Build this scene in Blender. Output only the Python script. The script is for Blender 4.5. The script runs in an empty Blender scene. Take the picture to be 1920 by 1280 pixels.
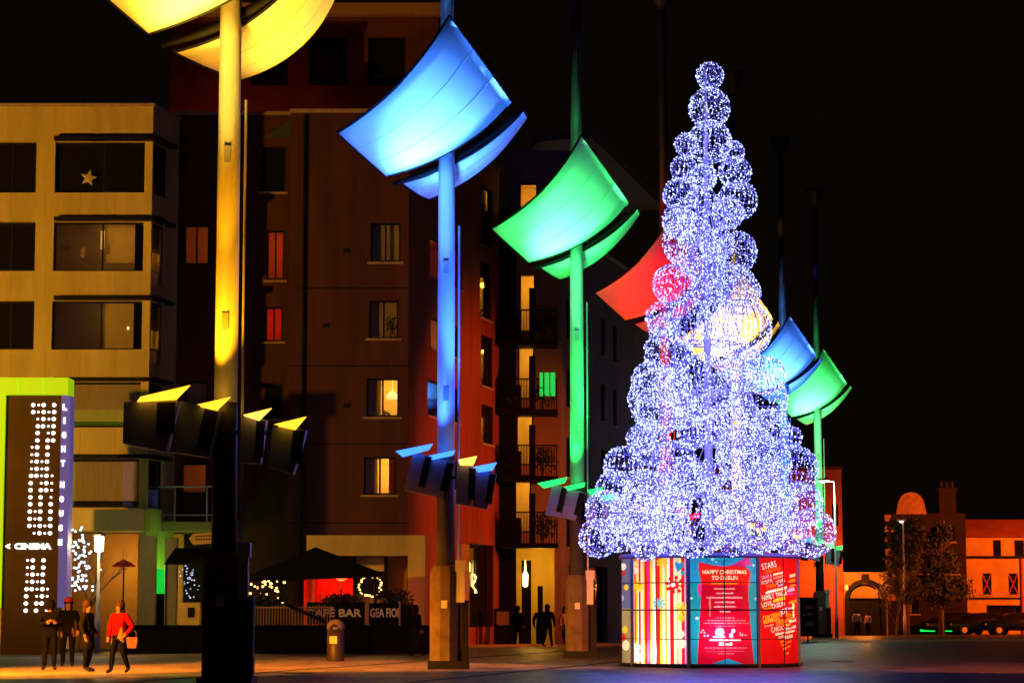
import bpy, bmesh, math, random
from mathutils import Vector, Matrix
from mathutils.bvhtree import BVHTree
R = math.radians
random.seed(7)
SC = bpy.context.scene
C = SC.collection

# ------------------------------------------------------------------ camera
FPX, CAMH, HOR = 4500.0, 1.45, 1147.0        # focal length in photo pixels, eye height, horizon row
TP = (HOR - 640.0) / FPX
PITCH = math.atan(TP)
cam_d = bpy.data.cameras.new('camera')
cam_d.sensor_width = 36.0
cam_d.lens = FPX / 1920.0 * 36.0
cam_d.clip_start, cam_d.clip_end = 0.5, 2000.0
cam = bpy.data.objects.new('camera', cam_d)
C.objects.link(cam)
cam.location = (0, 0, CAMH)
cam.rotation_euler = (R(90) + PITCH, 0, 0)
SC.camera = cam

# ------------------------------------------------------------------ world: a night sky, next to black
world = bpy.data.worlds.new('World')
SC.world = world
world.use_nodes = True
_bg = world.node_tree.nodes['Background']
_bg.inputs[0].default_value = (1.0, 0.52, 0.5, 1)          # town glow on a clear night sky
_bg.inputs[1].default_value = 0.0026
moon = bpy.data.lights.new('moon', 'SUN')
moon.energy, moon.angle, moon.color = 0.004, R(0.5), (0.8, 0.85, 1.0)
moon_o = bpy.data.objects.new('moon', moon)
C.objects.link(moon_o)
moon_o.rotation_euler = (R(50), 0, R(30))
SC.view_settings.view_transform = 'Standard'
SC.view_settings.look = 'None'
SC.view_settings.exposure = 0.0
SC.view_settings.gamma = 1.0
SC.cycles.use_denoising = True
SC.cycles.max_bounces = 6
SC.cycles.diffuse_bounces = 3
SC.cycles.glossy_bounces = 2
SC.cycles.transmission_bounces = 4
SC.cycles.transparent_max_bounces = 8
SC.cycles.sample_clamp_indirect = 3.0
SC.cycles.caustics_reflective = False
SC.cycles.caustics_refractive = False

# ------------------------------------------------------------------ photo pixel -> point at a real distance
_cp, _sp = math.cos(PITCH), math.sin(PITCH)
def ray(px, py):
    a, b = (px - 960) / FPX, (640 - py) / FPX
    return Vector((a, _cp - b * _sp, _sp + b * _cp))
def P(px, py, Y):
    d = ray(px, py)
    return Vector((0, 0, CAMH)) + d * (Y / d.y)
def G(px, py):
    d = ray(px, py)
    return Vector((0, 0, CAMH)) + d * (-CAMH / d.z)
def depth_of(py):
    return CAMH * FPX / (py - HOR)

# ------------------------------------------------------------------ materials
MATS = {}
def mat(name, col, rough=0.7, var=0.0, vscale=2.0, bump=0.0, bscale=8.0, metal=0.0, spec=0.4, col2=None, stretch=None):
    if name in MATS: return MATS[name]
    m = bpy.data.materials.new(name); m.use_nodes = True
    nt = m.node_tree; b = nt.nodes['Principled BSDF']
    b.inputs['Base Color'].default_value = (*col, 1)
    b.inputs['Roughness'].default_value = rough
    b.inputs['Metallic'].default_value = metal
    b.inputs['Specular IOR Level'].default_value = spec
    tc = nt.nodes.new('ShaderNodeTexCoord')
    src = tc.outputs['Object']
    if stretch:
        mp = nt.nodes.new('ShaderNodeMapping'); mp.inputs['Scale'].default_value = stretch
        nt.links.new(src, mp.inputs[0]); src = mp.outputs[0]
    if var > 0:
        n = nt.nodes.new('ShaderNodeTexNoise'); n.inputs['Scale'].default_value = vscale
        n.inputs['Detail'].default_value = 6; n.inputs['Roughness'].default_value = 0.65
        nt.links.new(src, n.inputs['Vector'])
        r = nt.nodes.new('ShaderNodeValToRGB')
        lo = [max(0, c * (1 - var)) for c in col]
        hi = list(col2) if col2 else [min(1, c * (1 + var)) for c in col]
        r.color_ramp.elements[0].position, r.color_ramp.elements[1].position = 0.3, 0.7
        r.color_ramp.elements[0].color = (*lo, 1); r.color_ramp.elements[1].color = (*hi, 1)
        nt.links.new(n.outputs['Fac'], r.inputs[0]); nt.links.new(r.outputs[0], b.inputs['Base Color'])
    if bump > 0:
        n2 = nt.nodes.new('ShaderNodeTexNoise'); n2.inputs['Scale'].default_value = bscale
        n2.inputs['Detail'].default_value = 8
        nt.links.new(src, n2.inputs['Vector'])
        bp = nt.nodes.new('ShaderNodeBump'); bp.inputs['Strength'].default_value = bump
        bp.inputs['Distance'].default_value = 0.02
        nt.links.new(n2.outputs['Fac'], bp.inputs['Height']); nt.links.new(bp.outputs[0], b.inputs['Normal'])
    MATS[name] = m
    return m
def emit(name, col, strength, sample=True):
    if name in MATS: return MATS[name]
    m = bpy.data.materials.new(name); m.use_nodes = True
    b = m.node_tree.nodes['Principled BSDF']
    b.inputs['Base Color'].default_value = (*[min(0.8, c) for c in col], 1)
    b.inputs['Emission Color'].default_value = (*col, 1)
    b.inputs['Emission Strength'].default_value = strength
    m.cycles.emission_sampling = 'AUTO' if sample else 'NONE'
    MATS[name] = m
    return m
def thin_glass(name, tint=(0.9, 0.9, 0.9), gloss=0.08):
    if name in MATS: return MATS[name]
    m = bpy.data.materials.new(name); m.use_nodes = True
    nt = m.node_tree; nt.nodes.clear()
    o = nt.nodes.new('ShaderNodeOutputMaterial'); t = nt.nodes.new('ShaderNodeBsdfTransparent')
    g = nt.nodes.new('ShaderNodeBsdfGlossy'); mx = nt.nodes.new('ShaderNodeMixShader')
    t.inputs[0].default_value = (*tint, 1); g.inputs['Roughness'].default_value = 0.03
    mx.inputs[0].default_value = gloss
    nt.links.new(t.outputs[0], mx.inputs[1]); nt.links.new(g.outputs[0], mx.inputs[2]); nt.links.new(mx.outputs[0], o.inputs[0])
    MATS[name] = m
    return m

M_CREAM = mat('cream_render', (0.6, 0.48, 0.13), 0.85, 0.24, 0.9, 0.25, 6, stretch=(1, 1, .16))
M_CREAM2 = mat('pale_yellow_render', (0.66, 0.52, 0.12), 0.85, 0.2, 0.9, 0.2, 6, stretch=(1, 1, .2))
M_BROWN = mat('dark_brown_render', (0.088, 0.027, 0.014), 0.85, 0.45, 0.8, 0.3, 5, stretch=(1, 1, .14))
M_RED = mat('oxide_red_render', (0.28, 0.045, 0.026), 0.85, 0.4, 0.8, 0.3, 5, stretch=(1, 1, .14))
M_PURPLE = mat('grey_violet_render', (0.2, 0.12, 0.16), 0.85, 0.25, 0.3, 0.3, 5)
M_OCHRE = mat('ochre_render', (0.42, 0.25, 0.09), 0.85, 0.2, 0.5, 0.25, 5)
M_DARK = mat('dark_frame', (0.01, 0.008, 0.007), 0.6, 0.2, 3, spec=.15)
M_BLACK = mat('black_steel', (0.008, 0.007, 0.008), 0.6, 0.2, 4, spec=.15)
M_STEEL = mat('grey_painted_steel', (0.5, 0.5, 0.52), 0.42, 0.12, 1.2, 0.08, 30, stretch=(6, 6, 0.6))
M_PALE = mat('pale_painted_metal', (0.55, 0.52, 0.55), 0.45, 0.12, 2)
M_BLIND = mat('cream_blind', (0.62, 0.5, 0.28), 0.9, 0.12, 2.5, stretch=(5, 5, 0.4))
M_ROOM = mat('warm_room_paint', (0.6, 0.47, 0.28), 0.9, 0.15, 1.2)
M_SILL = mat('pale_sill_stone', (0.45, 0.3, 0.17), 0.8, 0.25, 4)
M_PANE = mat('dark_window_pane', (0.012, 0.011, 0.012), 0.06, spec=0.6)
M_GLASS = thin_glass('clear_pane')
M_SLATE = mat('slate_roof_metal', (0.12, 0.15, 0.18), 0.6, 0.3, 1.0)
M_SOFFIT = mat('pale_blue_soffit_panel', (0.13, 0.22, 0.26), 0.7, 0.12, 1.0)
M_CONC = mat('stained_concrete', (0.11, 0.07, 0.04), 0.85, 0.45, 1.6, 0.4, 8)
M_GRANITE = mat('granite_paving', (0.3, 0.22, 0.15), 0.6, 0.35, 1.5, 0.3, 20)
M_PLANT = mat('dark_foliage', (0.05, 0.06, 0.025), 0.7, 0.4, 6)
M_BARK = mat('bare_bark', (0.16, 0.1, 0.06), 0.85, 0.3, 8)

def cobbles():
    m = bpy.data.materials.new('wet_cobbles'); m.use_nodes = True
    nt = m.node_tree; b = nt.nodes['Principled BSDF']; L = nt.links.new
    tc = nt.nodes.new('ShaderNodeTexCoord')
    v = nt.nodes.new('ShaderNodeTexVoronoi'); v.feature = 'F1'; v.inputs['Scale'].default_value = 5.0
    L(tc.outputs['Object'], v.inputs['Vector'])
    n = nt.nodes.new('ShaderNodeTexNoise'); n.inputs['Scale'].default_value = 0.35; n.inputs['Detail'].default_value = 7
    L(tc.outputs['Object'], n.inputs['Vector'])
    r = nt.nodes.new('ShaderNodeValToRGB')
    r.color_ramp.elements[0].position, r.color_ramp.elements[1].position = 0.32, 0.72
    r.color_ramp.elements[0].color = (0.05, 0.036, 0.03, 1); r.color_ramp.elements[1].color = (0.16, 0.115, 0.09, 1)
    L(n.outputs['Fac'], r.inputs[0])
    n4 = nt.nodes.new('ShaderNodeTexNoise'); n4.inputs['Scale'].default_value = 2.2; n4.inputs['Detail'].default_value = 9; n4.inputs['Roughness'].default_value = 0.75
    mp = nt.nodes.new('ShaderNodeMapping'); mp.inputs['Scale'].default_value = (1.0, 0.22, 1.0)
    L(tc.outputs['Object'], mp.inputs[0]); L(mp.outputs[0], n4.inputs['Vector'])
    r4 = nt.nodes.new('ShaderNodeValToRGB'); r4.color_ramp.elements[0].position, r4.color_ramp.elements[1].position = 0.36, 0.66
    r4.color_ramp.elements[0].color = (0.3, 0.27, 0.25, 1); r4.color_ramp.elements[1].color = (1.5, 1.45, 1.4, 1)
    L(n4.outputs['Fac'], r4.inputs[0])
    m4 = nt.nodes.new('ShaderNodeMixRGB'); m4.blend_type = 'MULTIPLY'; m4.inputs[0].default_value = 1.0
    L(r.outputs[0], m4.inputs[1]); L(r4.outputs[0], m4.inputs[2])
    mx = nt.nodes.new('ShaderNodeMixRGB'); mx.blend_type = 'MULTIPLY'; mx.inputs[0].default_value = 0.65
    L(m4.outputs[0], mx.inputs[1]); L(v.outputs['Color'], mx.inputs[2])
    hs = nt.nodes.new('ShaderNodeHueSaturation'); hs.inputs['Saturation'].default_value = 0.35; hs.inputs['Value'].default_value = 1.5
    L(mx.outputs[0], hs.inputs['Color'])
    L(hs.outputs[0], b.inputs['Base Color'])
    bp = nt.nodes.new('ShaderNodeBump'); bp.inputs['Strength'].default_value = 0.7; bp.inputs['Distance'].default_value = 0.04
    bp.invert = True
    L(v.outputs['Distance'], bp.inputs['Height']); L(bp.outputs[0], b.inputs['Normal'])
    n3 = nt.nodes.new('ShaderNodeMapRange'); n3.inputs['To Min'].default_value = 0.22; n3.inputs['To Max'].default_value = 0.6
    L(n.outputs['Fac'], n3.inputs['Value']); L(n3.outputs[0], b.inputs['Roughness'])
    return m
M_COBBLE = cobbles()

# ------------------------------------------------------------------ building blocks
WL = {}
def tag(o, label=None, cat=None, group=None, kind=None):
    if label: o['label'] = label
    if cat: o['category'] = cat
    if group: o['group'] = group
    if kind: o['kind'] = kind
    return o
def thing(name, loc, label, cat, group=None):
    o = bpy.data.objects.new(name, None); C.objects.link(o)
    o.empty_display_size = 0.3
    o.location = loc; WL[o] = Vector(loc)
    return tag(o, label, cat, group)
class MB:
    def __init__(s): s.v, s.f, s.mi = [], [], []
    def add(s, vs, fs, mi=0):
        k = len(s.v); s.v += [Vector(p) for p in vs]
        for f in fs: s.f.append([i + k for i in f]); s.mi.append(mi)
        return s
    def box(s, lo, hi, mi=0):
        x0, y0, z0 = lo; x1, y1, z1 = hi
        return s.hexa([(x0,y0,z0),(x1,y0,z0),(x1,y1,z0),(x0,y1,z0),(x0,y0,z1),(x1,y0,z1),(x1,y1,z1),(x0,y1,z1)], mi)
    def hexa(s, p, mi=0):
        return s.add(p, [(0,3,2,1),(4,5,6,7),(0,1,5,4),(1,2,6,5),(2,3,7,6),(3,0,4,7)], mi)
    def quadslab(s, q, back, mi=0):      # a quad with thickness along vector back
        b = Vector(back); q = [Vector(p) for p in q]
        return s.hexa([q[0], q[1], q[1] + b, q[0] + b, q[3], q[2], q[2] + b, q[3] + b], mi)
    def tube(s, pts, rad, n=8, mi=0, caps=True):
        pts = [Vector(p) for p in pts]
        rad = rad if isinstance(rad, (list, tuple)) else [rad] * len(pts)
        k = len(s.v); m = len(pts)
        for i, p in enumerate(pts):
            t = (pts[min(i + 1, m - 1)] - pts[max(i - 1, 0)])
            t = t.normalized() if t.length > 1e-9 else Vector((0, 0, 1))
            a = t.orthogonal().normalized() if abs(t.z) < 0.99 else Vector((1, 0, 0))
            if abs(t.z) < 0.99: a = t.cross(Vector((0, 0, 1))).normalized()
            b = t.cross(a)
            for j in range(n):
                q = 2 * math.pi * j / n
                s.v.append(p + (a * math.cos(q) + b * math.sin(q)) * rad[i])
        for i in range(m - 1):
            for j in range(n):
                s.f.append([k + i*n + j, k + i*n + (j+1) % n, k + (i+1)*n + (j+1) % n, k + (i+1)*n + j]); s.mi.append(mi)
        if caps:
            s.f.append([k + j for j in range(n)][::-1]); s.mi.append(mi)
            s.f.append([k + (m-1)*n + j for j in range(n)]); s.mi.append(mi)
        return s
    def lathe(s, c, prof, n=16, mi=0):    # prof: (radius, z)
        c = Vector(c)
        return s.tube_rings([[c + Vector((r*math.cos(2*math.pi*j/n), r*math.sin(2*math.pi*j/n), z)) for j in range(n)] for r, z in prof], mi)
    def tube_rings(s, rings, mi=0):
        k = len(s.v); n = len(rings[0])
        for r in rings: s.v += r
        for i in range(len(rings) - 1):
            for j in range(n):
                s.f.append([k+i*n+j, k+i*n+(j+1) % n, k+(i+1)*n+(j+1) % n, k+(i+1)*n+j]); s.mi.append(mi)
        s.f.append([k+j for j in range(n)][::-1]); s.mi.append(mi)
        s.f.append([k+(len(rings)-1)*n+j for j in range(n)]); s.mi.append(mi)
        return s
    def ball(s, c, r, n=8, m=6, sc=(1,1,1), mi=0):
        c = Vector(c); prof = []
        rings = []
        for i in range(1, m):
            a = math.pi * i / m
            rings.append([c + Vector((r*sc[0]*math.sin(a)*math.cos(2*math.pi*j/n), r*sc[1]*math.sin(a)*math.sin(2*math.pi*j/n), -r*sc[2]*math.cos(a))) for j in range(n)])
        return s.tube_rings(rings, mi)
    def build(s, name, mats, parent=None, smooth=False, origin=None):
        me = bpy.data.meshes.new(name)
        off = WL[parent] if parent is not None else (Vector(origin) if origin is not None else Vector((0, 0, 0)))
        me.from_pydata([tuple(p - off) for p in s.v], [], s.f)
        mats = mats if isinstance(mats, (list, tuple)) else [mats]
        for m in mats: me.materials.append(m)
        if len(mats) > 1: me.polygons.foreach_set('material_index', s.mi)
        if smooth: me.polygons.foreach_set('use_smooth', [True] * len(me.polygons))
        me.update()
        o = bpy.data.objects.new(name, me); C.objects.link(o)
        if parent is not None: o.parent = parent
        else: o.location = off
        WL[o] = Vector(off)
        return o
def light(name, kind, loc, power, col, parent=None, size=0.1, aim=None, cone=60, blend=0.6):
    d = bpy.data.lights.new(name, kind); d.energy = power; d.color = col
    d.shadow_soft_size = size
    o = bpy.data.objects.new(name, d); C.objects.link(o)
    o.location = Vector(loc) - (WL[parent] if parent is not None else Vector((0, 0, 0)))
    if parent is not None: o.parent = parent
    if kind == 'SPOT':
        d.spot_size = R(cone); d.spot_blend = blend
        o.rotation_euler = (Vector(aim) - Vector(loc)).to_track_quat('-Z', 'Y').to_euler()
    return o
_text_cache = {}
def text_mesh(body, bold=0.0):
    """letter outlines as flat polygons, height of capitals 1, centred on the origin"""
    key = (body, bold)
    if key in _text_cache: return _text_cache[key]
    cu = bpy.data.curves.new('lettering', 'FONT'); cu.body = body; cu.offset = bold; cu.resolution_u = 3
    o = bpy.data.objects.new('lettering', cu); C.objects.link(o)
    dg = bpy.context.evaluated_depsgraph_get(); dg.update()
    me = bpy.data.meshes.new_from_object(o.evaluated_get(dg))
    vs = [v.co.copy() for v in me.vertices]; fs = [tuple(p.vertices) for p in me.polygons]
    bpy.data.objects.remove(o); bpy.data.curves.remove(cu); bpy.data.meshes.remove(me)
    x0, x1 = min(v.x for v in vs), max(v.x for v in vs); y0, y1 = min(v.y for v in vs), max(v.y for v in vs)
    w, h = x1 - x0, y1 - y0
    vs = [((v.x - (x0 + x1) / 2), (v.y - (y0 + y1) / 2)) for v in vs]
    _text_cache[key] = (vs, fs, w, h)
    return _text_cache[key]
def lettering(mb, body, centre, right, up, w, h, depth, mi=0, bold=0.0):
    """solid letters w wide and h tall on the plane right/up; depth goes towards the back"""
    vs, fs, tw, th = text_mesh(body, bold)
    c, r, u, d = Vector(centre), Vector(right), Vector(up), Vector(depth)
    pts = [c + r * (x / tw * w) + u * (y / th * h) for x, y in vs]
    mb.add(pts, fs, mi)
    edges = {}
    for f in fs:
        for a, b in zip(f, f[1:] + f[:1]): edges[(a, b)] = 1
    n = len(pts); side = [(a, b) for (a, b) in edges if (b, a) not in edges]
    mb.add(pts + [p + d for p in pts], [(a, a + n, b + n, b) for a, b in side], mi)

class Frame:
    """a vertical facade plane: u runs along it, z up, d outwards"""
    def __init__(s, p, q):
        s.o = Vector((p[0], p[1])); t = Vector((q[0] - p[0], q[1] - p[1])); s.len = t.length; s.t = t.normalized()
        s.n = Vector((s.t.y, -s.t.x))
        if s.n.dot(-s.o) < 0: s.n = -s.n
    def pt(s, u, z, d=0.0):
        q = s.o + s.t * u + s.n * d
        return Vector((q.x, q.y, z))
    def uz(s, px, py, d=0.0):
        r = ray(px, py); o = s.o + s.n * d
        k = o.dot(s.n) / (r.x * s.n.x + r.y * s.n.y)
        w = Vector((0, 0, CAMH)) + r * k
        return (Vector((w.x, w.y)) - s.o).dot(s.t), w.z
    def rect(s, x0, y0, x1, y1, d=0.0):           # photo rectangle -> (u0, z0, u1, z1)
        ya = (y0 + y1) / 2; xa = (x0 + x1) / 2
        return s.uz(x0, ya, d)[0], s.uz(xa, y1, d)[1], s.uz(x1, ya, d)[0], s.uz(xa, y0, d)[1]
    def slab(s, mb, u0, z0, u1, z1, d0, d1, mi=0):
        p = [s.pt(u0, z0, d1), s.pt(u1, z0, d1), s.pt(u1, z0, d0), s.pt(u0, z0, d0),
             s.pt(u0, z1, d1), s.pt(u1, z1, d1), s.pt(u1, z1, d0), s.pt(u0, z1, d0)]
        mb.hexa(p, mi)
def facade(fr, u0, u1, z0, z1, holes, parent, m, thick=0.3, name='wall'):
    """wall with real openings and reveals"""
    us = sorted({u0, u1} | {h[0] for h in holes} | {h[2] for h in holes}); us = [u for u in us if u0 <= u <= u1]
    zs = sorted({z0, z1} | {h[1] for h in holes} | {h[3] for h in holes}); zs = [z for z in zs if z0 <= z <= z1]
    mb = MB()
    inside = lambda u, z: any(h[0] < u < h[2] and h[1] < z < h[3] for h in holes)
    for a, b in zip(us, us[1:]):
        for c, d in zip(zs, zs[1:]):
            if not inside((a + b) / 2, (c + d) / 2):
                mb.add([fr.pt(a, c), fr.pt(b, c), fr.pt(b, d), fr.pt(a, d)], [(0, 1, 2, 3)])
    for h in holes:
        a, c, b, d = max(h[0], u0), max(h[1], z0), min(h[2], u1), min(h[3], z1)
        f = [fr.pt(a, c), fr.pt(b, c), fr.pt(b, d), fr.pt(a, d)]; g = [fr.pt(a, c, -thick), fr.pt(b, c, -thick), fr.pt(b, d, -thick), fr.pt(a, d, -thick)]
        for i in range(4):
            j = (i + 1) % 4; mb.add([f[i], f[j], g[j], g[i]], [(0, 1, 2, 3)])
    # ends, top and a back so that it is a solid building shell
    for u in (u0, u1): mb.add([fr.pt(u, z0), fr.pt(u, z1), fr.pt(u, z1, -thick - 0.02), fr.pt(u, z0, -thick - 0.02)], [(0, 1, 2, 3)])
    mb.add([fr.pt(u0, z1), fr.pt(u1, z1), fr.pt(u1, z1, -thick - 0.02), fr.pt(u0, z1, -thick - 0.02)], [(0, 1, 2, 3)])
    return mb.build(name, m, parent)
def window(fr, h, parent, kind='dark', panes=2, sill=True, recess=0.16, light_col=(1.0, 0.5, 0.1), power=30.0, frame_m=None, blind=1.0):
    """frame + panes (+ sill, blind or a lit room behind)"""
    u0, z0, u1, z1 = h; fm = frame_m or M_DARK; t = 0.07; d0, d1 = -recess - 0.06, -recess
    mb = MB()
    fr.slab(mb, u0, z0, u0 + t, z1, d0, d1); fr.slab(mb, u1 - t, z0, u1, z1, d0, d1)
    fr.slab(mb, u0 + t, z0, u1 - t, z0 + t, d0, d1); fr.slab(mb, u0 + t, z1 - t, u1 - t, z1, d0, d1)
    cuts = [u0 + (u1 - u0) * i / panes for i in range(panes + 1)]
    for c in cuts[1:-1]: fr.slab(mb, c - t / 2, z0 + t, c + t / 2, z1 - t, d0, d1 - 0.004)
    w = mb.build('window', fm, parent)
    gm = M_PANE if kind == 'dark' else M_GLASS
    for i in range(panes):
        p = MB(); fr.slab(p, cuts[i] + t * 0.6, z0 + t * 0.8, cuts[i + 1] - t * 0.6, z1 - t * 0.8, d0 + 0.02, d0 + 0.03)
        p.build('pane', gm, w)
    if sill:
        p = MB(); fr.slab(p, u0 - 0.12, z0 - 0.09, u1 + 0.12, z0 - 0.004, -0.1, 0.07)
        p.build('sill', M_SILL, w)
    if kind == 'blind':
        p = MB(); fr.slab(p, u0 + 0.02, z1 - (z1 - z0) * blind + 0.01, u1 - 0.02, z1 - 0.01, d0 - 0.14, d0 - 0.12)
        p.build('blind', M_BLIND, w)
        p = MB(); fr.slab(p, u0 + 0.01, z0, u1 - 0.01, z1, d0 - 0.5, d0 - 0.48)
        p.build('room_back', M_DARK, w)
    if kind == 'lit':
        D = 2.4; a, b, c, d = u0 - 0.4, u1 + 0.4, z0 - 0.5, z1 + 0.25; e = d0 - 0.08
        q = MB()
        q.add([fr.pt(a, c, e), fr.pt(b, c, e), fr.pt(b, d, e), fr.pt(a, d, e), fr.pt(a, c, e - D), fr.pt(b, c, e - D), fr.pt(b, d, e - D), fr.pt(a, d, e - D)],
              [(4, 5, 6, 7), (0, 4, 7, 3), (1, 5, 6, 2), (3, 7, 6, 2), (0, 1, 5, 4)])
        q.build('room', M_ROOM, w)
        light('room_lamp', 'POINT', fr.pt((a + b) / 2 + 0.3, d - 0.5, e - D * 0.45), power, light_col, w, 0.15)
    return w

# ================================================================== ground
def sheet(name, pts, z, m, kind='structure'):
    mb = MB(); mb.add([(p[0], p[1], z) for p in pts], [tuple(range(len(pts)))])
    return tag(mb.build(name, m), kind=kind)
sheet('plaza_ground', [(-400, -60), (400, -60), (400, 900), (-400, 900)], 0.0, M_COBBLE)
YA = 91.0                                     # the cream apartment block's front
def gp(px, py): 
    g = G(px, py); return (g.x, g.y)
# a pale granite walkway crossing in front of the cafe, and a narrower band nearer by
M_BAND = mat('pale_granite_band', (0.42, 0.28, 0.14), 0.6, 0.45, 0.9, 0.3, 14, stretch=(1, .3, 1))
sheet('paving_band', [gp(-60, 1268), gp(420, 1259), gp(1160, 1257), gp(1160, 1249), gp(900, 1243), gp(420, 1223), gp(-60, 1236)], 0.004, M_BAND)
sheet('paving_band', [gp(-60, 1290), gp(700, 1281), gp(700, 1276), gp(-60, 1283)], 0.004, M_BAND)
sheet('paving_band', [gp(1500, 1206), gp(1990, 1200), gp(1990, 1196), gp(1500, 1201)], 0.004, M_BAND)
kb = MB()
g0, g1 = G(-60, 1224), G(1165, 1210)
kb.quadslab([(g0.x, g0.y, 0), (g1.x, g1.y, 0), (g1.x, g1.y, 0.12), (g0.x, g0.y, 0.12)], (0, 0.25, 0))
tag(kb.build('kerb', M_GRANITE), kind='structure')
for i in range(3):                            # shallow steps at the cinema entrance
    s = MB(); a, b = G(-60, 1222 - i), G(88, 1222 - i)
    s.box((a.x, a.y + 0.4 + i * 0.5, 0.0), (b.x, a.y + 7, 0.14 * (i + 1)))
    tag(s.build('entrance_step', M_GRANITE), kind='structure')

# ================================================================== cream apartment block (left)
SIDE = Vector((math.sin(math.atan(1123 / FPX)), math.cos(math.atan(1123 / FPX))))   # the plaza runs this way
xl, xr = P(-120, 600, YA).x, P(286, 300, YA).x
FA = Frame((xl, YA), (xr, YA))
ap = thing('apartment_block', (0.5 * (xl + xr), YA + 4, 0), 'cream apartment block with ribbon windows behind the cinema sign', 'building')
ztop = FA.uz(150, 200)[1]
rows = [(266, 361), (416, 508), (564, 655), (716, 801), (860, 951)]
holes, kinds = [], []
for i, (ya, yb) in enumerate(rows):
    sh = -3.0 * i
    for (xa, xb) in ((-118, 68 + sh * 0.7), (103 + sh, 284)):
        h = FA.rect(xa, ya, xb, yb); 
        if xb >= 284: h = (h[0], h[1], FA.len - 0.02, h[3])
        holes.append(h); kinds.append((i, xb > 200))
gh = FA.rect(132, 1000, 258, 1218); gh = (gh[0], 0.05, gh[2], gh[3])
facade(FA, 0, FA.len, 0, ztop, holes + [gh], ap, M_CREAM)
FS = Frame((xr, YA), (xr + SIDE.x * 2.7, YA + SIDE.y * 2.7))
sideholes = []
for (ya, yb) in rows:
    z0, z1 = FA.uz(200, yb)[1], FA.uz(200, ya)[1]
    sideholes.append((0.02, z0, 1.6, z1))
facade(FS, 0, FS.len, 0, ztop, sideholes, ap, M_CREAM)
rb = MB(); rb.add([FA.pt(0, ztop - 0.4), FA.pt(FA.len, ztop - 0.4), FS.pt(FS.len, ztop - 0.4), FS.pt(FS.len, ztop - 0.4) + Vector((-24, 6, 0)), FA.pt(0, ztop - 0.4) + Vector((0, 9, 0))], [(0, 1, 2, 3, 4)])
rb.build('roof', M_SLATE, ap)
cop = MB(); FA.slab(cop, 0, ztop + 0.003, FA.len + 0.05, ztop + 0.12, -0.35, 0.06); FS.slab(cop, 0.08, ztop + 0.006, FS.len, ztop + 0.118, -0.35, 0.06)
cop.build('coping', M_SILL, ap)
WK = ['dark', 'dark', 'dark', 'blind', 'blind']
for h, (i, right) in zip(holes, kinds):
    if right:
        kind = 'lit' if i == 1 else ('blind' if i in (3, 4) else ('lit' if i == 2 else 'dark'))
        w = window(FA, h, ap, kind, 2 if i < 3 else 1, False, 0.2, (1, 0.5, 0.1), (9, 16, 9)[min(i, 2)], blind=0.86)
    else:
        window(FA, h, ap, 'dark', 4, False, 0.2)
for (h, i) in zip(sideholes, range(5)):
    window(FS, h, ap, 'blind' if i in (1, 2) else 'dark', 1, False, 0.12, blind=.55)
# small bright things seen inside the flats
def bit(mb_parent, pts, m, name):
    b = MB()
    for (px, py, w_, h_, Y) in pts:
        p = P(px, py, Y); s = Y / FPX
        b.box((p.x - w_ * s / 2, p.y, p.z - h_ * s / 2), (p.x + w_ * s / 2, p.y + 0.05, p.z + h_ * s / 2))
    return b.build(name, m, mb_parent)
M_WARM = emit('lit_lamp_shade', (1.0, 0.62, 0.16), 0.55)
bit(ap, [(192, 450, 7, 36, 92.0)], M_WARM, 'standard_lamp')
bit(ap, [(124, 464, 14, 8, 92.4), (155, 474, 8, 20, 92.4)], M_BLIND, 'furniture')
bit(ap, [(240, 615, 4, 6, 92.2), (258, 624, 5, 18, 92.2)], emit('lit_reading_lamp', (1.0, 0.85, 0.4), 1.4), 'reading_lamp')
st = MB()                                     # paper star hung in the top flat's window
c = P(166, 334, 90.95); 
ring = []
for k in range(10):
    r_ = 0.34 if k % 2 == 0 else 0.15
    ring.append(c + Vector((r_ * math.sin(k * math.pi / 5 + 0.2), 0, r_ * math.cos(k * math.pi / 5 + 0.2))))
st.add(ring + [c + Vector((0, -0.06, 0)), c + Vector((0, 0.06, 0))], [(k, (k + 1) % 10, 10) for k in range(10)] + [((k + 1) % 10, k, 11) for k in range(10)])
st.build('paper_star', mat('pale_star_paper', (0.6, 0.48, 0.25), 0.8), ap)
# canopies over each right-hand window, with a rounded nose at the corner
for (ya, yb) in rows:
    z = FA.uz(200, ya)[1]
    cb = MB()
    u0 = FA.uz(104, ya)[0]
    pts = [FA.pt(u0, z, 0.0), FA.pt(FA.len - 0.35, z, 0.0)]
    base = [FA.pt(u0, z + 0.02, 0.02), FA.pt(u0, z + 0.02, 0.35)]
    for k in range(7):
        a = k / 6 * math.pi / 2
        q = FA.pt(FA.len - 0.2, z + 0.02, 0.0)
        base.append(q + Vector((0.5 * math.sin(a), -0.35 * math.cos(a), 0)))
    base += [FS.pt(1.7, z + 0.02, 0.32), FS.pt(1.7, z + 0.02, 0.02), FA.pt(FA.len + 0.01, z + 0.02, 0.02)]
    n = len(base)
    cb.add(base + [b + Vector((0, 0, 0.14)) for b in base], [tuple(range(n))[::-1], tuple(range(n, 2 * n))] + [(k, (k + 1) % n, n + (k + 1) % n, n + k) for k in range(n)])
    cb.build('window_canopy', M_DARK, ap)
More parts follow.
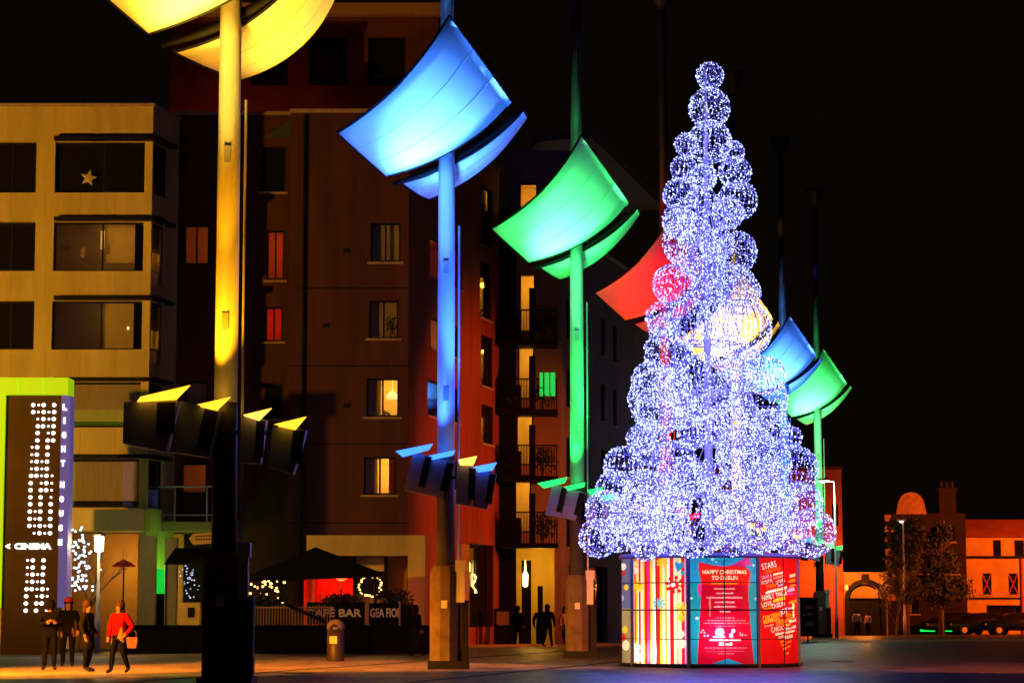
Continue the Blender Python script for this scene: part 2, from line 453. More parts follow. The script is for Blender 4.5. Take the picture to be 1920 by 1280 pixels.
# ground floor columns of the entrance
for (xa, xb, ya) in ((262, 290, 1004), (309, 330, 1008)):
    cbx = MB(); a, b = P(xa, 1100, 89.4), P(xb, 1100, 89.4); zt = P(xa, ya, 89.4).z
    cbx.box((a.x, 89.4, 0), (b.x, 89.9, zt))
    cbx.build('column', M_CREAM2, ap)
bm_ = MB(); a, b = P(118, 970, 89.6), P(270, 970, 89.6)
bm_.box((a.x, 89.6, P(200, 995, 89.6).z), (b.x, YA + 0.002, P(200, 954, 89.6).z)); bm_.build('entrance_beam', M_CREAM2, ap)
bk = MB(); bk.box((P(120, 1100, 94).x, 94.5, 0), (P(340, 1100, 94).x, 94.7, P(200, 1000, 94).z)); bk.build('entrance_back_wall', M_OCHRE, ap)

for (ya, yb) in zip([r[1] for r in rows], [r[0] for r in rows[1:]] + [995]):      # panel joints in the spandrels
    z0_, z1_ = FA.uz(180, yb)[1] + .2, FA.uz(180, ya)[1] - .02
    for px in (20, 84, 150, 216):
        u_ = FA.uz(px, (ya + yb) / 2)[0]; q = MB(); FA.slab(q, u_ - .012, z0_, u_ + .012, z1_, -.02, .004); q.build('panel_joint', M_SILL, ap)
light('entrance_fill', 'POINT', P(238, 1060, 93.0), 130, (1.0, .5, .07), ap, .2)  # unseen point light added to brighten the entrance interior
light('entrance_fill', 'POINT', P(345, 1075, 92.0), 60, (.3, 1.0, .1), ap, .2)
# ------------------------------------------------------------------ wing set back between the two blocks
YW = 96.0
FW = Frame((P(318, 600, YW).x, YW), (P(548, 600, YW).x, YW))
wing = thing('set_back_wing', (FW.pt(FW.len / 2, 0).x, YW + 3, 0), 'dark brown recessed wing between cream block and brown block', 'building')
zw = FW.uz(430, 216)[1]
wh = []
for (xa, ya, xb, yb) in ((500, 432, 533, 525), (497, 575, 530, 640), (497, 720, 530, 785), (345, 422, 392, 496), (345, 715, 390, 770), (340, 868, 388, 925), (490, 275, 535, 360)):
    wh.append(FW.rect(xa, ya, xb, yb))
facade(FW, 0, FW.len, 0, zw, wh, wing, M_BROWN)
RC = (1.0, 0.1, 0.015)
window(FW, wh[0], wing, 'lit', 2, True, 0.1, RC, 26)
window(FW, wh[1], wing, 'lit', 2, True, 0.1, (1.0, 0.03, 0.01), 30)
window(FW, wh[2], wing, 'dark', 1, True, 0.1)
window(FW, wh[3], wing, 'lit', 2, False, 0.1, (1.0, 0.2, 0.03), 12)
window(FW, wh[4], wing, 'blind', 1, False, 0.1)
window(FW, wh[5], wing, 'lit', 1, False, 0.1, (1.0, 0.25, 0.03), 9)
window(FW, wh[6], wing, 'dark', 1, True, 0.1)
cw = MB(); FW.slab(cw, -0.05, zw + 0.003, FW.len, zw + 0.14, -0.35, 0.07); cw.build('coping', M_SILL, wing)
# first-floor terrace with a balustrade in front of the wing
tb = thing('terrace_balustrade', P(332, 970, 92.5), 'thin metal terrace balustrade beside the yellow mast', 'railing')
YT = 92.5
a, b = P(272, 912, YT), P(398, 912, YT); zb = P(330, 968, YT).z
m_ = MB(); m_.tube([a, b], 0.035, 6); m_.build('top_rail', M_PALE, tb)
m_ = MB(); m_.tube([(a.x, YT, zb + .06), (b.x, YT, zb + .06)], 0.03, 6); m_.build('bottom_rail', M_PALE, tb)
for px in (273, 328, 388):
    m_ = MB(); x = P(px, 940, YT).x; m_.tube([(x, YT, zb - 0.25), (x, YT, a.z)], 0.03, 6); m_.build('post', M_PALE, tb)
for k in range(2):
    xa, xb = (P(275, 940, YT).x, P(326, 940, YT).x) if k == 0 else (P(330, 940, YT).x, P(386, 940, YT).x)
    m_ = MB(); m_.box((xa + 0.05, YT - 0.008, zb + 0.12), (xb - 0.05, YT + 0.008, a.z - 0.1)); m_.build('pane', M_GLASS, tb)
m_ = MB(); m_.box((a.x - 0.1, YT - 0.1, zb - 0.55), (b.x + 0.2, YW - 0.35, zb - 0.2)); m_.build('terrace_slab', M_OCHRE, tb)
pot = MB(); c = P(309, 968, YT - 0.3); pot.lathe((c.x, YT + 0.45, zb - 0.2), [(0.14, 0), (0.2, 0.5), (0.22, 0.52), (0.2, 0.56)], 12)
tag(pot.build('plant_pot', M_CREAM, smooth=True), 'pale plant pot standing on the terrace behind the balustrade', 'plant pot')

# ------------------------------------------------------------------ brown block with oxide-red side
YB = 92.5
x0, x1 = P(542, 600, YB).x, P(766, 600, YB).x
FB = Frame((x0, YB), (x1, YB))
zb_ = FB.uz(620, 212)[1]
bb = thing('brown_apartment_block', ((x0 + x1) / 2, YB + 5, 0), 'dark brown apartment block with one lit window per storey', 'building')
wins = [(695, 418, 751, 491), (692, 563, 747, 634), (687, 709, 748, 781), (682, 856, 742, 927)]
hb = [FB.rect(*w) for w in wins]
ground_hole = FB.rect(592, 1042, 762, 1205); ground_hole = (ground_hole[0], 0.3, ground_hole[2], ground_hole[3])
facade(FB, 0, FB.len, 0, zb_, hb, bb, M_BROWN)
pw = [9.0, 8.0, 170, 200]
WB = []
for h, p_ in zip(hb, pw):
    WB.append(window(FB, h, bb, 'lit', 2, True, 0.12, (1.0, 0.5, 0.06), p_))
# curtains, a plant and a pendant lamp inside these rooms
def slab_in(fr, rect, d0, d1, name, m, parent):
    q = MB(); h = fr.rect(*rect, d=d1); fr.slab(q, h[0], h[1], h[2], h[3], d0, d1); return q.build(name, m, parent)
slab_in(FB, (696, 421, 719, 488), -0.40, -0.36, 'curtain', M_BLIND, WB[0]); slab_in(FB, (726, 421, 742, 488), -0.40, -0.36, 'curtain', M_BLIND, WB[0])
slab_in(FB, (696, 566, 716, 630), -0.40, -0.36, 'curtain', M_BLIND, WB[1])
slab_in(FB, (688, 712, 714, 778), -0.40, -0.36, 'curtain', M_BLIND, WB[2])
slab_in(FB, (684, 858, 708, 924), -0.40, -0.36, 'curtain', M_BLIND, WB[3]); slab_in(FB, (729, 858, 745, 924), -0.42, -0.36, 'curtain', M_RED, WB[3])
pl = MB(); cp = P(736, 742, YB + 1.2); pl.lathe((cp.x, cp.y, cp.z - 0.12), [(0.22, 0), (0.27, 0.07), (0.24, 0.15), (0.1, 0.24), (0.02, 0.3)], 14); pl.tube([cp + Vector((0, 0, 0.15)), cp + Vector((0, 0, 0.9))], 0.012, 5)
pl.build('pendant_lamp', emit('pendant_shade', (1.0, 0.75, 0.25), 1.6), WB[2], True)
def leafy(mb, c, rad, n, size, flat=1.0, rng=random):
    c = Vector(c)
    for _ in range(n):
        d = Vector((rng.gauss(0, 1), rng.gauss(0, 1), rng.gauss(0, 1))).normalized() * (rng.random() ** 0.4)
        p = c + Vector((d.x * rad[0], d.y * rad[1], d.z * rad[2]))
        a = Vector((rng.gauss(0, 1), rng.gauss(0, 1), rng.gauss(0, 1) * flat)).normalized(); b = a.orthogonal().normalized()
        s = size * rng.uniform(0.6, 1.3)
        mb.add([p, p + a * s * 0.5 + b * s * 0.25, p + a * s, p + a * s * 0.5 - b * s * 0.25], [(0, 1, 2, 3)])
    return mb
def plant(parent, px, py, Y, rx, rz, n=70, size=0.14, name='plant'):
    return leafy(MB(), P(px, py, Y), (rx, rx, rz), n, size).build(name, M_PLANT, parent)
plant(WB[1], 734, 612, YB + 0.34, 0.2, 0.5, 120)
plant(WB[2], 722, 777, YB + 0.4, 0.2, 0.12, 40)
cb_ = MB(); FB.slab(cb_, -0.05, zb_ + 0.003, FB.len + 0.1, zb_ + 0.15, -0.4, 0.08); cb_.build('coping', M_SILL, bb)
FBS = Frame((x1, YB), (x1 + SIDE.x * 14.2, YB + SIDE.y * 14.2))
sw = [(902, 352, 924, 462), (900, 490, 921, 598), (902, 630, 923, 725), (903, 760, 924, 832), (903, 880, 922, 925),
      (806, 458, 866, 530), (808, 604, 860, 662), (802, 720, 862, 786), (803, 860, 862, 915)]
hs = [FBS.rect(*w) for w in sw]
facade(FBS, 0, FBS.len, 0, zb_ + 0.2, hs + [FBS.rect(880, 1020, 925, 1175)], bb, M_RED)
for k, h in enumerate(hs):
    if k == 6: window(FBS, h, bb, 'lit', 2, True, 0.1, (1, 0.35, 0.05), 45)
    elif k == 5: window(FBS, h, bb, 'lit', 2, True, 0.1, (1, 0.1, 0.03), 18)
    else: window(FBS, h, bb, 'dark', 1 if k < 5 else 2, True, 0.1)
window(FBS, FBS.rect(880, 1020, 925, 1175), bb, 'dark', 2, False, 0.3)
cs = MB(); FBS.slab(cs, 0.1, zb_ + 0.203, FBS.len, zb_ + 0.33, -0.4, 0.08); cs.build('coping', M_RED, bb)
rf = MB(); rf.add([FB.pt(0, zb_ - .3), FB.pt(FB.len, zb_ - .3), FBS.pt(FBS.len, zb_ - .3), FBS.pt(FBS.len, zb_ - .3) + Vector((-16, 0, 0)), FB.pt(0, zb_ - .3) + Vector((-6, 14, 0))], [(0, 1, 2, 3, 4)]); rf.build('roof', M_SLATE, bb)
# pale corner piers on the red side
for (xa, xb, ya, yb) in ((862, 878, 1020, 1180),):
    q = MB(); h = FBS.rect(xa, ya, xb, yb, 0.1); FBS.slab(q, h[0], 0, h[2], h[3], 0.0, 0.14); q.build('pier', M_OCHRE, bb)
# penthouse storeys set back above the wing and the brown block
YP = 101.0
FP = Frame((P(318, 120, YP).x, YP), (P(822, 120, YP).x, YP))
zp = FP.uz(600, 32)[1]
ph = thing('penthouse_block', (FP.pt(FP.len / 2, 0).x, YP + 3, zb_ - 0.3), 'tall set-back penthouse block above the brown facade, glowing dull red', 'building')
pw_h = [FP.rect(470 + 110 * k, 70, 540 + 110 * k, 160) for k in range(3)]
facade(FP, 0, FP.len, zb_ - 2.5, zp, pw_h, ph, mat('rust_brown_render', (0.13, 0.035, 0.018), 0.85, 0.5, 0.5, 0.3, 5))
for h in pw_h: window(FP, h, ph, 'dark', 2, False, 0.1)
cp_ = MB(); FP.slab(cp_, -0.1, zp + 0.003, FP.len + 0.1, zp + 0.5, -1.2, 0.5); cp_.build('roof_edge', M_OCHRE, ph)
FP2 = Frame((FP.pt(FP.len, 0).x, YP), (FP.pt(FP.len, 0).x + SIDE.x * 9, YP + SIDE.y * 9))
facade(FP2, 0, FP2.len, zb_ - 2.5, zp, [], ph, M_BROWN)

light('penthouse_fill', 'POINT', FP.pt(FP.len * .42, zb_ + .6, 2.6), 60, (1.0, .16, .01), ph, .2)  # unseen point lights added to warm the penthouse wall
light('penthouse_fill', 'POINT', FP.pt(FP.len * .14, zb_ + .6, 2.4), 45, (1.0, .14, .01), ph, .2)
q = MB(); q.tube([FB.pt(.55, 0.1, .09), FB.pt(.55, zb_ - .1, .09)], .055, 8); q.build('downpipe', M_DARK, bb)
for (px, py) in ((650, 470), (650, 760), (612, 610), (790, 905)):
    u_, z_ = FB.uz(px, py)
    if u_ < FB.len - .3:
        q = MB(); FB.slab(q, u_ - .13, z_ - .09, u_ + .13, z_ + .09, .003, .03); q.build('vent', M_DARK, bb)
for py in (540, 686, 832, 980):
    z_ = FB.uz(650, py)[1]; q = MB(); FB.slab(q, .02, z_ - .02, FB.len - .02, z_ + .02, .002, .012); q.build('render_joint', M_DARK, bb)
# ------------------------------------------------------------------ cafe front: cream portal with dark shopfront
YC = 90.6
po = thing('shopfront_portal', (P(685, 1200, YC).x, YC, 0), 'cream framed shopfront at the foot of the brown block', 'shopfront')
xa, xb = P(574, 1100, YC).x, P(797, 1100, YC).x
zt, zu = P(685, 1003, YC).z, P(685, 1041, YC).z
q = MB(); q.box((xa, YC, zu), (xb, YB - 0.003, zt)); q.build('lintel', M_CREAM2, po)
q = MB(); q.box((P(764, 1100, YC).x, YC, 0), (xb, YB - 0.003, zu - 0.003)); q.build('pier', M_CREAM2, po)
q = MB(); q.box((xa, YC, 0), (P(590, 1100, YC).x, YB - 0.003, zu - 0.003)); q.build('pier', M_CREAM2, po)
q = MB(); q.box((P(591, 1100, YB).x, YB - 0.12, 0), (P(763, 1100, YB).x, YB - 0.004, zu - 0.004)); q.build('shop_wall', M_OCHRE, po)
FC = Frame((xa, YC + 1.2), (xb, YC + 1.2))
h = FC.rect(660, 1019, 727, 1112)
q = MB(); FC.slab(q, h[0], h[1], h[2], h[3], -0.1, -0.05); q.build('shop_window', M_DARK, po)
h2 = FC.rect(668, 1043, 720, 1070); q = MB(); FC.slab(q, h2[0], h2[1], h2[2], h2[3], -0.048, -0.03); q.build('poster', M_CREAM2, po)

# ------------------------------------------------------------------ balcony bay
YD = 107.0
x0, x1 = P(931, 700, YD).x, P(1052, 700, YD).x
FD = Frame((x0, YD), (x1, YD))
bay = thing('balcony_block', ((x0 + x1) / 2, YD + 5, 0), 'ochre apartment block with stacked dark balconies left of green mast', 'building')
zd = FD.uz(990, 395)[1]
doors = [(974, 514, 1004, 622), (971, 640, 1002, 748), (968, 764, 1000, 872), (962, 890, 996, 998)]
hd = [FD.rect(*w) for w in doors]
ent = FD.rect(962, 1020, 1040, 1197); ent = (ent[0], 0.05, ent[2], ent[3])
facade(FD, 0, FD.len, 0, zd, hd + [ent], bay, M_OCHRE)
for k, h in enumerate(hd): window(FD, h, bay, 'lit', 1, False, 0.08, (1, 0.48, 0.04), 95)
# lit entrance hall
q = MB(); e = -0.31
q.add([FD.pt(ent[0] - .3, 0.02, e), FD.pt(ent[2] + .3, 0.02, e), FD.pt(ent[2] + .3, ent[3] + .2, e), FD.pt(ent[0] - .3, ent[3] + .2, e), FD.pt(ent[0] - .3, 0.02, e - 3), FD.pt(ent[2] + .3, 0.02, e - 3), FD.pt(ent[2] + .3, ent[3] + .2, e - 3), FD.pt(ent[0] - .3, ent[3] + .2, e - 3)],
      [(4, 5, 6, 7), (0, 4, 7, 3), (1, 5, 6, 2), (3, 7, 6, 2), (0, 1, 5, 4)])
hall = q.build('entrance_hall', M_CREAM2, bay)
pl_ = P(1012, 1062, YD + 1.2); light('hall_lamp', 'POINT', pl_, 110, (1, 0.5, 0.06), hall, 0.2)
q = MB(); c = P(985, 1085, YD + 0.4); q.lathe((c.x, c.y, c.z - .35), [(0.03, 0), (0.11, 0.05), (0.13, 0.55), (0.05, 0.7), (0.015, 1.2)], 10); q.build('lantern', emit('lantern_glass', (1.0, 0.72, 0.25), 5.0), hall, True)
for (xa, xb, ya, yb) in ((1008, 1018, 1098, 1197), (978, 996, 1050, 1197)):
    q = MB(); h = FD.rect(xa, ya, xb, yb, -0.5); FD.slab(q, h[0], 0.03, h[2], h[3], -0.6, -0.5); q.build('door_leaf', M_DARK, hall)
# balconies: slab, rails and bars, clutter and plants
for k, (yr, ys) in enumerate(((566, 640), (693, 769), (822, 893), (950, 1018))):
    bl = thing('balcony', (x0 + 1.2, YD - 0.7, P(990, ys, YD).z - 0.2), ['topmost', 'second highest', 'second lowest', 'lowest'][k] + ' dark railed balcony on the ochre block', 'balcony', 'balconies on the ochre block')
    zs_ = P(990, ys, YD - 1).z; zr = zs_ + 1.35
    xa, xb, ya_, yb_ = P(934, 700, YD - 1.4).x, P(1046, 700, YD - 1.4).x, YD - 1.5, YD - 0.003
    q = MB(); q.box((xa, ya_, zs_ - 0.22), (xb, yb_, zs_)); q.build('slab', M_DARK, bl)
    q = MB(); q.tube([(xa + .04, yb_ - .02, zr), (xa + .04, ya_ + .04, zr), (xb - .04, ya_ + .04, zr), (xb - .04, yb_ - .02, zr)], 0.035, 6); q.build('top_rail', M_BLACK, bl)
    nb = 22
    q0 = MB(); q0.tube([(xa + .05, ya_ + .04, zs_), (xa + .05, ya_ + .04, zr)], 0.018, 5)
    bar = q0.build('bar', M_BLACK, bl)
    for j in range(1, nb):
        o = bar.copy(); C.objects.link(o); o.location.x = (xb - xa - 0.1) * j / (nb - 1)
    for j in range(1, 7):
        o = bar.copy(); C.objects.link(o); o.location.x = xb - xa - 0.1; o.location.y = 1.4 * j / 7
    q = MB(); q.box((xa + 0.15, ya_ + 0.12, zs_ + 0.001), (xa + 1.0, ya_ + 0.16, zs_ + 1.1)); q.build('privacy_screen', M_DARK, bl)
    plant(bl, 1022, ys - 32, YD - 1.1, 0.55, 0.55, 260, 0.2)['kind'] = 'stuff'
    plant(bl, 955, ys - 20, YD - 1.0, 0.5, 0.4, 150, 0.2)['kind'] = 'stuff'
    q = MB(); h = FD.rect(992, yr - 30 + 4, 1004, yr + 40, 0.5); FD.slab(q, h[0], zs_ + 0.002, h[2], h[3], 0.4, 0.5); q.build('folded_chair', M_DARK, bl)
    if k == 1:
        for (xa2, xb2) in ((1012, 1018), (1021, 1030), (1032, 1041)):
            q = MB(); h = FD.rect(xa2, 698, xb2, 742, 1.62); FD.slab(q, h[0], h[1], h[2], h[3], 1.54, 1.56)
            q.build('lit_screen_panel', emit('green_lit_panel', (0.02, 0.8, 0.1), 0.75), bl)
# dark left recess column next to the bay and the yellow-lit top flat
q = MB(); h = FD.rect(931, 400, 968, 1215, 0.3); FD.slab(q, h[0], 0, h[2], zd, 0.004, 0.28); q.build('recess_pier', M_DARK, bay)
FT = Frame((P(950, 370, YD + 1.5).x, YD + 1.5), (P(1120, 370, YD + 1.5).x, YD + 1.5))
tf = thing('rooftop_flat', (FT.pt(FT.len / 2, 0).x, YD + 4, zd - 0.3), 'rooftop flat with yellow lit window under a pale overhanging roof', 'building')
zt2 = FT.uz(1040, 282)[1]
th = [FT.rect(974, 344, 1008, 396)]
facade(FT, 0, FT.len, zd - 0.6, zt2, th, tf, M_SLATE)
window(FT, th[0], tf, 'lit', 1, False, 0.06, (1, 0.48, 0.04), 60)
# overhanging roof slab along the plaza
A0, A1 = P(1004, 284, YD + 0.5), P(1108, 258, YD + 4)
A2 = P(1245, 392, YD + 24)
zr = A1.z
qd = [Vector((A0.x, A0.y, zr - 0.9)), Vector((A1.x, A1.y, zr)), Vector((A2.x, A2.y, zr)), Vector((A2.x - 9, A2.y, zr - 0.9))]
rs = MB(); rs.add(qd + [v + Vector((0, 0, 0.35)) for v in qd], [(3, 2, 1, 0)], 1); rs.add(qd + [v + Vector((0, 0, 0.35)) for v in qd], [(4, 5, 6, 7), (0, 1, 5, 4), (1, 2, 6, 5), (2, 3, 7, 6), (3, 0, 4, 7)], 0)
rs.build('overhanging_roof', [M_SLATE, M_SOFFIT], tf)
FL = Frame((x1, YD), (x1 + SIDE.x * 26, YD + SIDE.y * 26))
zl = FL.uz(1120, 470)[1]
hl = []
for r_ in range(4):
    for (xa, xb) in ((1062, 1072), (1098, 1106), (1127, 1135), (1150, 1156)):
        y_ = 560 + 130 * r_
        k = (2083 - xa) / (2083 - 1062)
        yt, yb = HOR - (HOR - y_) * k, HOR - (HOR - (y_ + 75)) * k
        if yb < 1080: hl.append(FL.rect(xa, yt, xb, yb))
lw = thing('long_plaza_block', FL.pt(FL.len / 2, 0, -4), 'long dark violet block running down the plaza behind green mast', 'building')
facade(FL, 0, FL.len, 0, zl, hl + [(1.5, 0.05, 10, 3.6)], lw, M_PURPLE)
for h in hl: window(FL, h, lw, 'dark', 1, True, 0.1)
window(FL, (1.5, 0.05, 10, 3.6), lw, 'dark', 5, False, 0.25)
q = MB(); FL.slab(q, 0.05, zl + 0.003, FL.len, zl + 0.15, -0.4, 0.1); q.build('coping', M_PALE, lw)
q = MB(); q.add([FL.pt(0, zl - .3), FL.pt(FL.len, zl - .3), FL.pt(FL.len, zl - .3, -14), FL.pt(0, zl - .3, -14)], [(0, 1, 2, 3)]); q.build('roof', M_SLATE, lw)
q = MB(); q.add([FL.pt(FL.len, 0), FL.pt(FL.len, zl), FL.pt(FL.len, zl, -14), FL.pt(FL.len, 0, -14)], [(0, 1, 2, 3)]); q.build('end_wall', M_PURPLE, lw)

# ------------------------------------------------------------------ far end of the plaza
YE = 152.0
M_BRICKRED = mat('red_lit_old_render', (0.42, 0.1, 0.05), 0.9, 0.3, 0.6, 0.3, 5)
FE = Frame((P(1330, 1100, YE).x, YE), (P(1581, 1100, YE).x, YE))
eb = thing('red_end_building', (FE.pt(FE.len * .7, 0).x, YE + 3, 0), 'plain dark red building behind the tree base, at the plaza end', 'building')
ze = FE.uz(1550, 880)[1]
he = [FE.rect(1497, 1119, 1534, 1188), FE.rect(1560, 945, 1572, 985)]
facade(FE, 0, FE.len, 0, ze, he, eb, M_BRICKRED)
for h in he: window(FE, h, eb, 'dark', 2, False, 0.12)
q = MB(); FE.slab(q, -0.05, ze + .003, FE.len + .08, ze + .2, -.4, .08); q.build('coping', M_BROWN, eb)
q = MB(); q.tube([P(1535, 1060, YE - .2), P(1537, 1110, YE - .2)], 0.09, 8); q.build('downpipe', M_OCHRE, eb)
# gatehouse with an arch
aw = thing('arched_gatehouse', (P(1620, 1190, YE - 1).x, YE, 0), 'small orange gatehouse wall with a dark arched entrance', 'building')
xa, xb = P(1582, 1120, YE).x, P(1664, 1120, YE).x; zt = P(1620, 1072, YE).z
xc0, xc1 = P(1592, 1120, YE).x, P(1652, 1120, YE).x; xc = (xc0 + xc1) / 2; ra = (xc1 - xc0) / 2; zsp = P(1620, 1122, YE).z
wallm = MB(); N = 16
arc = [(xc + ra * math.cos(math.pi * k / N), zsp + ra * 0.95 * math.sin(math.pi * k / N)) for k in range(N + 1)]   # right to left
for k in range(N):
    (xx0, zz0), (xx1, zz1) = arc[k], arc[k + 1]
    wallm.add([(xx1, YE, zz1), (xx0, YE, zz0), (xx0, YE, zt), (xx1, YE, zt)], [(0, 1, 2, 3)])
    wallm.add([(xx1, YE, zz1), (xx0, YE, zz0), (xx0, YE + .5, zz0), (xx1, YE + .5, zz1)], [(3, 2, 1, 0)])
wallm.add([(xa, YE, 0), (xc0, YE, 0), (xc0, YE, zt), (xa, YE, zt)], [(0, 1, 2, 3)])
wallm.add([(xc1, YE, 0), (xb, YE, 0), (xb, YE, zt), (xc1, YE, zt)], [(0, 1, 2, 3)])
wallm.add([(xa, YE, zt), (xb, YE, zt), (xb, YE + 4, zt), (xa, YE + 4, zt)], [(0, 1, 2, 3)])
wallm.build('wall', mat('orange_old_render', (0.5, 0.26, 0.1), 0.9, 0.3, 0.8, 0.3, 5), aw)
ar = MB()
for k in range(N):
    a0, a1 = math.pi * k / N, math.pi * (k + 1) / N
    pp = []
    for a_ in (a0, a1):
        for rr in (ra, ra + 0.28): pp.append((xc + rr * math.cos(a_), zsp + rr * 0.95 * math.sin(a_)))
    ar.quadslab([(pp[0][0], YE - .12, pp[0][1]), (pp[1][0], YE - .12, pp[1][1]), (pp[3][0], YE - .12, pp[3][1]), (pp[2][0], YE - .12, pp[2][1])], (0, 0.115, 0))
for xx in (xc0 - 0.28, xc1): ar.box((xx, YE - .12, 0), (xx + 0.28, YE - .004, zsp))
ar.box((xc - .22, YE - .2, zsp + ra * .95 + .05), (xc + .22, YE - .004, zsp + ra * .95 + .55))
ar.build('arch_surround', M_DARK, aw)
q = MB(); fan = [(xc + (ra - .12) * math.cos(math.pi * k / N), YE + .2, zsp + .05 + (ra * .95 - .2) * math.sin(math.pi * k / N)) for k in range(N + 1)]
q.add(fan, [tuple(range(N + 1))]); q.build('fanlight_panel', MATS['orange_old_render'], aw)
q = MB(); q.box((xc0, YE + .6, 0), (xc1, YE + .65, zsp + .04)); q.build('gate', M_DARK, aw)
q = MB(); q.lathe((xc, YE + .1, zsp + .85), [(0.1, 0), (0.3, .1), (0.3, .2), (.1, .32)], 10); q.build('emblem', M_BROWN, aw)
# dark brick building with quoins, and a domed gable top
YQ = 158.0
FQ = Frame((P(1662, 1050, YQ).x, YQ), (P(1812, 1050, YQ).x, YQ))
qb = thing('dark_quoined_building', (FQ.pt(FQ.len / 2, 0).x, YQ + 4, 0), 'dark old brick building with pale quoins and a rounded gable', 'building')
zq = FQ.uz(1700, 962)[1]
M_DBRICK = mat('dark_old_brick', (0.022, 0.012, 0.009), 0.9, 0.5, 0.8, 0.5, 6)  # very dark brick with random tone
hq = [FQ.rect(1726, 1040, 1745, 1075), FQ.rect(1775, 1040, 1795, 1075), FQ.rect(1700, 1110, 1722, 1150), FQ.rect(1770, 985, 1790, 1015)]
facade(FQ, 0, FQ.len, 0, zq, hq, qb, M_DBRICK)
for k, h in enumerate(hq): window(FQ, h, qb, 'dark' if k != 2 else 'blind', 2, True, 0.1)
M_QUOIN = mat('pale_quoin_stone', (0.5, 0.26, 0.13), 0.85, 0.3, 3)
zz = 2.2; k = 0
while zz < zq - .3:
    q = MB(); FQ.slab(q, -0.06, zz, 0.55 if k % 2 == 0 else 0.32, zz + .42, -0.2, 0.06); q.build('quoin', M_QUOIN, qb); zz += .74; k += 1
gx = FQ.uz(1708, 940)[0]; gz0 = zq; gw = 1.0
gm = MB(); arcp = [FQ.pt(gx - gw, gz0 - .05, .05), FQ.pt(gx + gw, gz0 - .05, .05)]
for k in range(9):
    a = math.pi * k / 8; arcp.append(FQ.pt(gx + .9 * gw * math.cos(a), gz0 + .45 + .95 * math.sin(a), .05))
n = len(arcp); gm.add(arcp + [p + Vector((0, .5, 0)) for p in arcp], [tuple(range(n)), tuple(range(n, 2 * n))[::-1]] + [(k, n + k, n + (k + 1) % n, (k + 1) % n) for k in range(n)])
gm.build('rounded_gable', M_QUOIN, qb)
q = MB(); c = FQ.uz(1778, 930)[0]; FQ.slab(q, c - .55, zq - .1, c + .55, zq + 1.5, -1.2, -.3); FQ.slab(q, c - .62, zq + 1.503, c + .62, zq + 1.68, -1.3, -.2)
for k in range(3): q.lathe(FQ.pt(c - .36 + .36 * k, zq + 1.685, -.75), [(.13, 0), (.15, .1), (.11, .45)], 8)
q.build('chimney', M_DBRICK, qb)
q = MB(); q.add([FQ.pt(0, zq - .02), FQ.pt(FQ.len, zq - .02), FQ.pt(FQ.len, zq - .02, -8), FQ.pt(0, zq - .02, -8)], [(0, 1, 2, 3)]); q.build('roof', M_SLATE, qb)
# orange-lit building on the right, with lattice windows and quoins
YR = 162.0
FR = Frame((P(1812, 1070, YR).x, YR), (P(1990, 1070, YR).x, YR))
ob = thing('orange_lit_building', (FR.pt(FR.len / 2, 0).x, YR + 4, 0), 'orange lit pale building with cross-braced windows at the right edge', 'building')
M_ORWALL = mat('pale_old_plaster', (0.66, 0.42, 0.22), 0.9, 0.22, 0.7, 0.3, 5)
zr1 = FR.uz(1860, 1046)[1]; zr2 = FR.uz(1860, 993)[1]
hr = [FR.rect(1842, 1074, 1859, 1114), FR.rect(1891, 1074, 1909, 1114), FR.rect(1850, 1134, 1990, 1160), FR.rect(1940, 1074, 1957, 1114)]
facade(FR, 0, FR.len, 0, zr1, hr, ob, M_ORWALL)
for k in (0, 1, 3):
    w = window(FR, hr[k], ob, 'dark', 1, True, 0.1)
    u0, z0, u1, z1 = hr[k]
    q = MB(); q.tube([FR.pt(u0, z0, -.08), FR.pt(u1, z1, -.08)], .05, 5); q.tube([FR.pt(u1, z0, -.07), FR.pt(u0, z1, -.07)], .05, 5); q.build('lattice', M_BRICKRED, w)
window(FR, hr[2], ob, 'dark', 5, False, .3)
q = MB(); FR.slab(q, -.1, zr1 + .003, FR.len, zr1 + .16, -.4, .2); q.build('string_course', M_DARK, ob)
facade(FR, 0, FR.len, zr1 + .165, zr2 - .5, [FR.rect(1862, 1012, 1877, 1044), FR.rect(1902, 1012, 1920, 1044)], ob, M_ORWALL, name='attic_wall')
window(FR, FR.rect(1862, 1013, 1877, 1044), ob, 'dark', 1, False, .1); window(FR, FR.rect(1902, 1013, 1920, 1044), ob, 'dark', 1, False, .1)
q = MB(); q.add([FR.pt(-.1, zr2 - .5, .25), FR.pt(FR.len, zr2 - .5, .25), FR.pt(FR.len, zr2 + .8, -2.5), FR.pt(-.1, zr2 + .8, -2.5), FR.pt(FR.len, zr2 - .5, -5), FR.pt(-.1, zr2 - .5, -5)], [(0, 1, 2, 3), (3, 2, 4, 5), (0, 3, 5), (1, 4, 2)]); q.build('roof', M_BRICKRED, ob)
q = MB(); zs_ = FR.uz(1860, 1117)[1]; FR.slab(q, -.05, zs_ - .2, FR.len, zs_ - .08, 0.003, .1); q.build('band_course', M_DARK, ob)
zz = zs_; k = 0
while zz < zr1 - .3:
    q = MB(); FR.slab(q, -0.05, zz, 0.75 if k % 2 == 0 else 0.45, zz + .36, -.1, .05); q.build('quoin', M_ORWALL, ob); zz += .62; k += 1
q = MB(); q.tube([FR.pt(FR.uz(1916, 1100)[0], 0, .1), FR.pt(FR.uz(1916, 1100)[0], zr1, .1)], .09, 8); q.build('downpipe', M_BRICKRED, ob)

